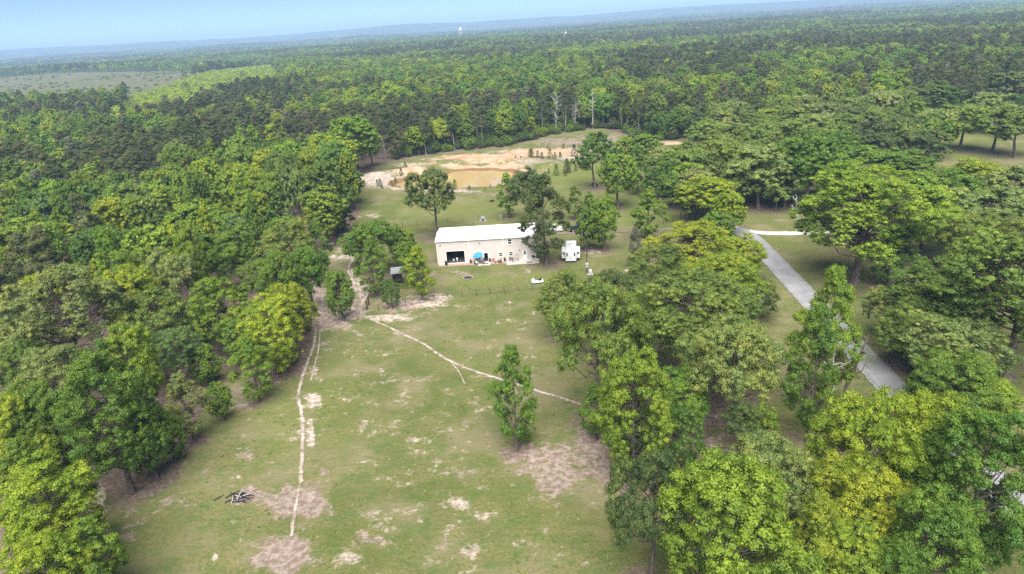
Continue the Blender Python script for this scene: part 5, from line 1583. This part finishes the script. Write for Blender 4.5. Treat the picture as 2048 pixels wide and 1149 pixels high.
def fence(label, base, hgt_, postr, wires=3, mat='postwood', thick=()):
    P = [G(*q) for q in base]; r0 = P[0]
    f = tag(empty('wire_fence', (r0[0], r0[1], 0)), label, 'fence')
    for i, p in enumerate(P):
        k = 2.2 if i in thick else 1.0
        z = gz_at(p[:2]); m = MB(); x, y = p[0] - r0[0], p[1] - r0[1]
        m.tube([(x, y, z - .3), (x + random.uniform(-.04, .04), y, z + hgt_ * (1.15 if k > 1 else random.uniform(.95, 1.08)))], postr * k, 6); m.build('post', M[mat], f)
    for w in range(wires):
        m = MB(); hz_ = hgt_ * (.3 + .65 * w / max(1, wires - 1))
        m.tube([(p[0] - r0[0], p[1] - r0[1], gz_at(p[:2]) + hz_) for p in P], .016, 4); m.build('wire', M['wire'], f)
    return f
fence('wire fence with thin posts between the yard and the meadow', [(757, 622), (785, 617), (812, 612), (840, 607), (868, 602), (896, 598), (925, 595), (953, 592), (981, 589), (1009, 586), (1037, 583), (1065, 580), (1097, 577), (1130, 574)], 1.25, .06)
fence('wire fence crossing the lawn behind the house', [(805, 455), (835, 452), (865, 450), (895, 447), (925, 444), (958, 441), (986, 438), (1020, 436), (1050, 433)], 1.3, .05, thick=(0,))
fence('wire fence with tall posts at the right rim of the yard', [(1300, 456), (1327, 449), (1345, 443), (1361, 437), (1378, 433), (1396, 428)], 1.7, .07)
def posts(name, label, cat, base, hh, rr, mat='postwood'):
    P = [G(*q) for q in base]; t = tag(empty(name, (P[0][0], P[0][1], 0)), label, cat)
    for p in P:
        m = MB(); z = gz_at(p[:2]); m.tube([(p[0] - P[0][0], p[1] - P[0][1], z - .3), (p[0] - P[0][0], p[1] - P[0][1], z + hh)], [rr, rr * .9], 8); m.build('post', M[mat], t)
    return t, P
t, P = posts('gate_posts', 'pair of thick dark gate posts at the meadow corner by the sandy track', 'gate', [(735, 620), (738, 611)], 1.8, .17)
t, P = posts('field_gate', 'small pipe gate beside the grey kennel behind the house', 'gate', [(996, 441), (1007, 440)], 1.6, .09)
for z in (.4, .9, 1.35):
    m = MB(); d = P[1] - P[0]; m.tube([(0, 0, z), (d[0], d[1], z)], .03, 5); m.build('rail', M['galv'], t)
posts('gate_posts', 'two dark posts standing beside the small grey green tree right of the road', 'posts', [(1727, 630), (1737, 637)], 1.5, .17)
posts('marker_post', 'single dark post at the left edge of the road', 'post', [(1538, 594)], 1.1, .1)
g = G(966, 442); kn = tag(empty('dog_kennel', (g[0], g[1], gz_at(g[:2])), HRZ), 'small grey domed kennel on a slab behind the house', 'kennel')
m = MB(); m.prism([(-.8, .08), (.8, .08), (.75, .6), (.4, 1.05), (0, 1.18), (-.4, 1.05), (-.75, .6)], -.7, .7); m.build('shell', M['steel_grey'], kn)
m = MB(); m.bbox(-1.1, 1.1, -.9, .9, -.1, .075, .03); m.build('slab', M['stone'], kn)
m = MB(); m.prism([(-.3, .1), (.3, .1), (.25, .6), (0, .72), (-.25, .6)], -.72, -.702); m.build('doorway', M['black'], kn)
# little open shed under the wide tree
g = G(796, 566); sh = tag(empty('open_shed', (g[0], g[1], gz_at(g[:2])), rad(8)), 'small dark open shed with a grey tin roof left of the house', 'shed')
for sx in (-.95, .95):
    for sy in (-1.0, 1.0): m = MB(); m.box(sx - .07, sx + .07, sy - .07, sy + .07, -.2, 2.5 + .25 * (sy > 0)); m.build('post', M['postwood'], sh)
m = MB(); m.add([(-1.25, -1.4, 2.45), (1.25, -1.4, 2.45), (1.25, 1.4, 2.95), (-1.25, 1.4, 2.95), (-1.25, -1.4, 2.51), (1.25, -1.4, 2.51), (1.25, 1.4, 3.01), (-1.25, 1.4, 3.01)], [(3, 2, 1, 0), (4, 5, 6, 7), (0, 1, 5, 4), (1, 2, 6, 5), (2, 3, 7, 6), (3, 0, 4, 7)]); m.build('roof', M['tin'], sh)
m = MB(); m.box(-.88, .88, .9, 1.06, .0, 2.3); m.build('back_wall', M['wood'], sh)
m = MB(); m.box(-.95, -.9, -.9, .9, .0, 1.6); m.build('side_wall', M['wood'], sh)
m = MB(); m.bbox(-.8, .85, -.9, -.2, .55, .95, .04); m.build('bench', M['postwood'], sh)
# fire ring
g = G(936, 557); fr = tag(empty('fire_ring', (g[0], g[1], gz_at(g[:2]))), 'ring of stones round a cold fire pit on the front lawn', 'fire pit')
for k in range(13):
    a = k / 13 * 6.283; m = MB(); q = random.uniform(.17, .24); m.lathe([(0, 0), (q, .02), (q * 1.05, .14), (q * .6, .26), (0, .28)], 6, (1.05 * math.cos(a), 1.05 * math.sin(a), 0)); m.build('stone', M['stone'], fr)
m = MB(); m.lathe([(0, .09), (.5, .08), (.88, .03)], 12); m.build('ash_bed', M['char'], fr)
g = G(1191, 474); rk = tag(empty('rock_pile', (g[0], g[1], gz_at(g[:2]))), 'small pile of white rocks behind the yard trio of trees', 'rocks')
for k in range(9):
    a = k * 2.4; q = random.uniform(.25, .42); rr = .32 * math.sqrt(k); m = MB(); m.lathe([(0, 0), (q, .03), (q * 1.1, q * .6), (q * .5, q * 1.15), (0, q * 1.2)], 6, (rr * math.cos(a), rr * math.sin(a), max(0, .35 - .1 * k))); m.build('rock', M['offwhite'], rk)
g = G(984, 404); m = MB(); m.tube([(-.75, 0, .25), (-.2, .03, .28), (.75, 0, .25)], [.27, .29, .24], 9); m.tube([(-.1, 0, .4), (.15, -.2, .75)], [.09, .05], 5)
o = m.build('fallen_log', M['char'], None, (g[0], g[1], gz_at(g[:2])), rad(40)); tag(o, 'short dark log lying on the lawn before the pond', 'log')
# boat at the pond
g = G(1050, 334); bt = tag(empty('jon_boat', (g[0], g[1], gz_at(g[:2])), rad(12)), 'small white flat boat pulled up on the pond bank', 'boat')
shell([[(-1.5, -.55, .5), (-1.5, -.45, .08), (-1.5, .45, .08), (-1.5, .55, .5)], [(.6, -.62, .5), (.6, -.5, .05), (.6, .5, .05), (.6, .62, .5)], [(1.6, -.4, .58), (1.6, -.3, .35), (1.6, .3, .35), (1.6, .4, .58)]]).build('hull', M['white'], bt)
for x in (-.8, .3): m = MB(); m.box(x - .14, x + .14, -.5, .5, .505, .55); m.build('bench', M['offwhite'], bt)
# burn pile of branches in the meadow
g = G(483, 999); bp = tag(empty('burn_pile', (g[0], g[1], gz_at(g[:2]))), 'heap of charred branches lying in the meadow at lower left', 'brush pile')
for k in range(24):
    a = random.gauss(.25, .45) + (1.2 if k % 5 == 0 else 0); L = random.uniform(.9, 2.3); cx_, cy_ = random.gauss(0, .75), random.gauss(0, .35); z = random.uniform(.06, .55) * (1 - min(1, math.hypot(cx_, cy_) / 1.9))
    p0 = np.array([cx_ - math.cos(a) * L / 2, cy_ - math.sin(a) * L / 2, max(.05, z + random.uniform(-.15, .2))]); p1 = np.array([cx_ + math.cos(a) * L / 2, cy_ + math.sin(a) * L / 2, max(.05, z + random.uniform(-.15, .3))])
    m = MB(); r_ = random.uniform(.03, .085); mid = (p0 + p1) / 2 + np.array([random.gauss(0, .08), random.gauss(0, .08), .05]); m.tube([p0, mid, p1], [r_, r_ * .9, r_ * .5], 5)
    if k % 3 == 0: m.tube([mid, mid + np.array([random.gauss(0, .4), random.gauss(0, .4), .35])], [r_ * .6, r_ * .3], 4)
    m.build('branch', M['char'] if k % 4 else M['deadwood'], bp)
m = MB(); m.lathe([(0, .1), (.9, .06), (1.5, .012)], 14); ash = m.build('ash', M['mulch'], bp); ash.scale = (.95, .5, 1)

# ------------------------------------------------------------------ dead and bare trees
def dead_tree(label, base, top, mat='deadwood', rad0=.2, seed=1, fork=.6, nb=6, name='dead_tree', spread=.25, leaves=None):
    r = np.random.default_rng(seed); g = G(*base)
    h = hgt(g, top[1]); tp = G(top[0], top[1], h) ; d = np.array([tp[0] - g[0], tp[1] - g[1], 0]) * .9
    d[1] *= .15
    t = tag(empty(name, (g[0], g[1], gz_at(g[:2]))), label, 'dead tree' if leaves is None else 'tree')
    m = MB(); n = 7; P = []
    for i in range(n):
        s = i / (n - 1); P.append(np.array([d[0] * s ** 1.2, d[1] * s, h * s]) + (r.normal(size=3) * .12 * (0 < i < n - 1)))
    m.tube(P, list(np.linspace(rad0, rad0 * .28, n)), 7); m.build('trunk', M[mat], t)
    tips = []
    for k in range(nb):
        s = r.uniform(fork * .7, .97); i = s * (n - 1); a = P[int(i)] + (P[min(n - 1, int(i) + 1)] - P[int(i)]) * (i - int(i))
        q = r.uniform(0, 6.283); L = h * spread * r.uniform(.5, 1.1); e = a + np.array([math.cos(q) * L, math.sin(q) * L, L * r.uniform(.3, .9)])
        b = MB(); pts_ = limb(b, a, e, rad0 * .38, .03, r, 5, .07, 4)
        for _ in range(3):
            j = int(r.integers(1, 4)); limb(b, pts_[j], pts_[j] + rdirs(1, r)[0] * L * .35 + np.array([0, 0, L * .15]), .035, .012, r, 4, .06, 2)
        b.build('branch', M[mat], t); tips.append(e)
    if leaves:
        V = []; 
        c = np.concatenate([e + r.normal(size=(120, 3)) * np.array([.6, .6, .4]) for e in tips]); V = leaf_quads(c, rdirs(len(c), r) + np.array([0, 0, .6]), .19, r)
        me = npmesh('crown', V, np.arange(len(V)).reshape(-1, 4), M['leaf']); o = link(bpy.data.objects.new('crown', me), t); o['tint'] = list(TINT[leaves]); o['pale'] = .4
    return t
dead_tree('pale dead trunk with forked top standing in the left woods', (207, 705), (214, 596), seed=3, nb=4, fork=.85, spread=.14)
dead_tree('dead silvery forked trunk beside the leaning tree left of the road', (1662, 832), (1670, 690), seed=5, nb=3, fork=.8, rad0=.26)
dead_tree('dark trunked tree leaning right across the road edge with thin leaves', (1678, 826), (1745, 672), 'bark', .3, 8, .55, 9, 'leaning_tree', .2, 'olive')
dead_tree('bare grey sapling beside the white stone driveway', (1592, 464), (1592, 397), seed=9, nb=12, fork=.35, rad0=.11, spread=.2, name='bare_sapling')
dead_tree('tall pale dead pine trunk behind the pond', (1186, 258), (1184, 178), seed=22, nb=16, fork=.5, rad0=.27, spread=.13)
dead_tree('thin bare grey tree behind the right end of the pond', (1112, 268), (1113, 190), seed=24, nb=26, fork=.3, rad0=.14, spread=.2)
dead_tree('thin bare grey tree left of the pale dead pine trunk', (1150, 262), (1150, 200), seed=25, nb=24, fork=.3, rad0=.13, spread=.2)

# young pines
B(1270, 537, 455, 36, 'youngpine', 0, 'greyp', 'young grey green pine in a ring of mulch on the yard lawn')
yp = [(735, 372, 2.2), (750, 374, 2.6), (764, 374, 3.2), (778, 374, 3.0), (789, 372, 2.6), (803, 352, 3.4), (810, 345, 4.0), (817, 342, 2.6), (770, 380, 1.8), (907, 380, 3.2), (929, 330, 1.8), (938, 330, 1.5), (879, 331, 2.6), (886, 330, 2.0),
      (1028, 322, 2.2), (1036, 320, 2.0), (1047, 319, 1.8), (1056, 318, 3.6), (1066, 317, 4.4), (1074, 317, 3.4), (1089, 318, 3.0), (1096, 318, 3.8), (1110, 318, 2.8), (1117, 317, 3.4), (1127, 314, 2.2), (1143, 313, 4.6), (1150, 330, 2.0), (1111, 352, 4.4),
      (1103, 350, 2.6), (1136, 348, 4.8), (1141, 346, 5.2), (1156, 344, 3.2), (1166, 340, 5.0), (1172, 338, 4.0), (1128, 353, 2.0), (1180, 330, 3.0), (968, 380, 1.6), (985, 378, 1.4), (945, 382, 1.6), (1160, 300, 2.4), (1130, 296, 2.2), (1100, 300, 1.8)]
for k, (u_, v_, h_) in enumerate(yp):
    u_ += random.uniform(-7, 7); v_ += random.uniform(-2.5, 2.5); h_ *= random.uniform(.7, 1.15)
    g = G(u_, v_); side = 'left of the pond' if u_ < 830 else 'at the near rim of the pond' if v_ > 366 else 'on the clay behind the pond' if u_ < 960 else 'on the bank right of the pond'
    plant('youngpine', k % 2, g[0], g[1], h_, h_ * .55, 'dark' if k % 3 else 'olive', 'little dark pine sapling ' + side, 'pine sapling', 'pine_sapling', 'pine saplings ' + side, lod=1)

# ------------------------------------------------------------------ far landmarks
g = G(922, 74); zb = terr1(g[0], g[1]); hh = hgt(g, 55.5) - zb
wt = tag(empty('water_tower', (g[0], g[1], zb)), 'white water tower rising over the distant forest', 'water tower')
rt = 8.5
m = MB(); m.lathe([(0, hh - 20), (rt * .55, hh - 19), (rt, hh - 13), (rt, hh - 7.5), (rt * .8, hh - 3), (rt * .45, hh - .8), (0, hh)], 20); m.build('tank', M['silverpaint'], wt)
for k in range(6):
    a = k / 6 * 6.283 + .3; m = MB(); m.tube([(rt * 1.08 * math.cos(a), rt * 1.08 * math.sin(a), 0), (rt * .95 * math.cos(a), rt * .95 * math.sin(a), hh - 13)], 1.0, 6); m.build('leg', M['silverpaint'], wt)
m = MB(); m.tube([(0, 0, 0), (0, 0, hh - 18.5)], 1.6, 8); m.build('riser', M['silverpaint'], wt)
m = MB(); m.lathe([(rt + .02, hh - 13.4), (rt + 1.2, hh - 13.4), (rt + 1.2, hh - 12.3), (rt + .02, hh - 12.3)], 20); m.build('balcony', M['silverpaint'], wt)
g = G(1131, 80); zb = terr1(g[0], g[1]); hh = hgt(g, 62) - zb
ch = tag(empty('church', (g[0], g[1], zb), rad(20)), 'distant white church with a pointed steeple among the trees', 'church')
m = MB(); m.prism([(-6, 0), (6, 0), (6, 13), (0, 18), (-6, 13)], -2, 22); m.build('nave', M['white'], ch)
m = MB(); m.prism([(-6.6, 12.7), (0, 18.2), (6.6, 12.7), (6.6, 13.2), (0, 18.8), (-6.6, 13.2)], -2.4, 22.4); m.build('roof', M['steel_grey'], ch)
m = MB(); m.box(-2.2, 2.2, -5.5, -2.01, 0, hh * .72); m.build('tower', M['white'], ch)
m = MB(); m.lathe([(2.6, hh * .72), (0, hh)], 4, (0, -3.7, 0), False); m.build('spire', M['silverpaint'], ch)
for s in (-1, 1):
    for k in range(4): m = MB(); x = s * 6.02; m.box(min(x - .03, x + .03), max(x - .03, x + .03), 1 + k * 5, 3 + k * 5, 4, 9); m.build('window', M['glass'], ch)
# far cottage behind the lawn oaks
g = G(2022, 268); ct = tag(empty('cottage', (g[0], g[1], gz_at(g[:2])), rad(-20)), 'white roofed cottage with open carport behind the far lawn oaks', 'cottage')
m = MB(); m.box(-5, 2, 0, 7, -.2, 2.9); m.build('wall', M['offwhite'], ct)
m = MB(); m.prism([(-5.5, 2.905), (2.5, 2.905), (2.5, 3.05), (-1.5, 4.6), (-5.5, 3.05)], -.5, 7.5); m.build('roof', M['roofmetal'], ct)
m = MB(); m.box(2.55, 7.2, -1.5, 5, 2.5, 2.62); m.build('carport_roof', M['roofmetal'], ct)
for x in (2.8, 6.9):
    for y in (-1.2, 4.7): m = MB(); m.box(x, x + .12, y, y + .12, -.2, 2.49); m.build('post', M['white'], ct)
for x in (-4, -1.6): m = MB(); m.box(x, x + 1.1, -.04, -.003, 1.0, 2.1); m.build('window', M['glass'], ct)
m = MB(); m.box(.3, 1.2, -.05, -.004, 0, 2.1); m.build('door', M['steel_grey'], ct)

# ------------------------------------------------------------------ the air
hb = MB(); hb.box(-15600, 15600, -300, 15600, -60, 190)
hm = bpy.data.materials.new('haze'); hm.use_nodes = True
hn = hm.node_tree; hn.nodes.remove(hn.nodes['Principled BSDF'])
pv = hn.nodes.new('ShaderNodeVolumePrincipled')
pv.inputs['Color'].default_value = (.45, .67, 1.0, 1)
pv.inputs['Density'].default_value = .00017
pv.inputs['Anisotropy'].default_value = 0.0
hn.links.new(pv.outputs[0], hn.nodes['Material Output'].inputs['Volume'])
hz = hb.build('haze', hm); tag(hz, 'pale blue haze over the distant forest and hills', 'haze', kind='stuff')
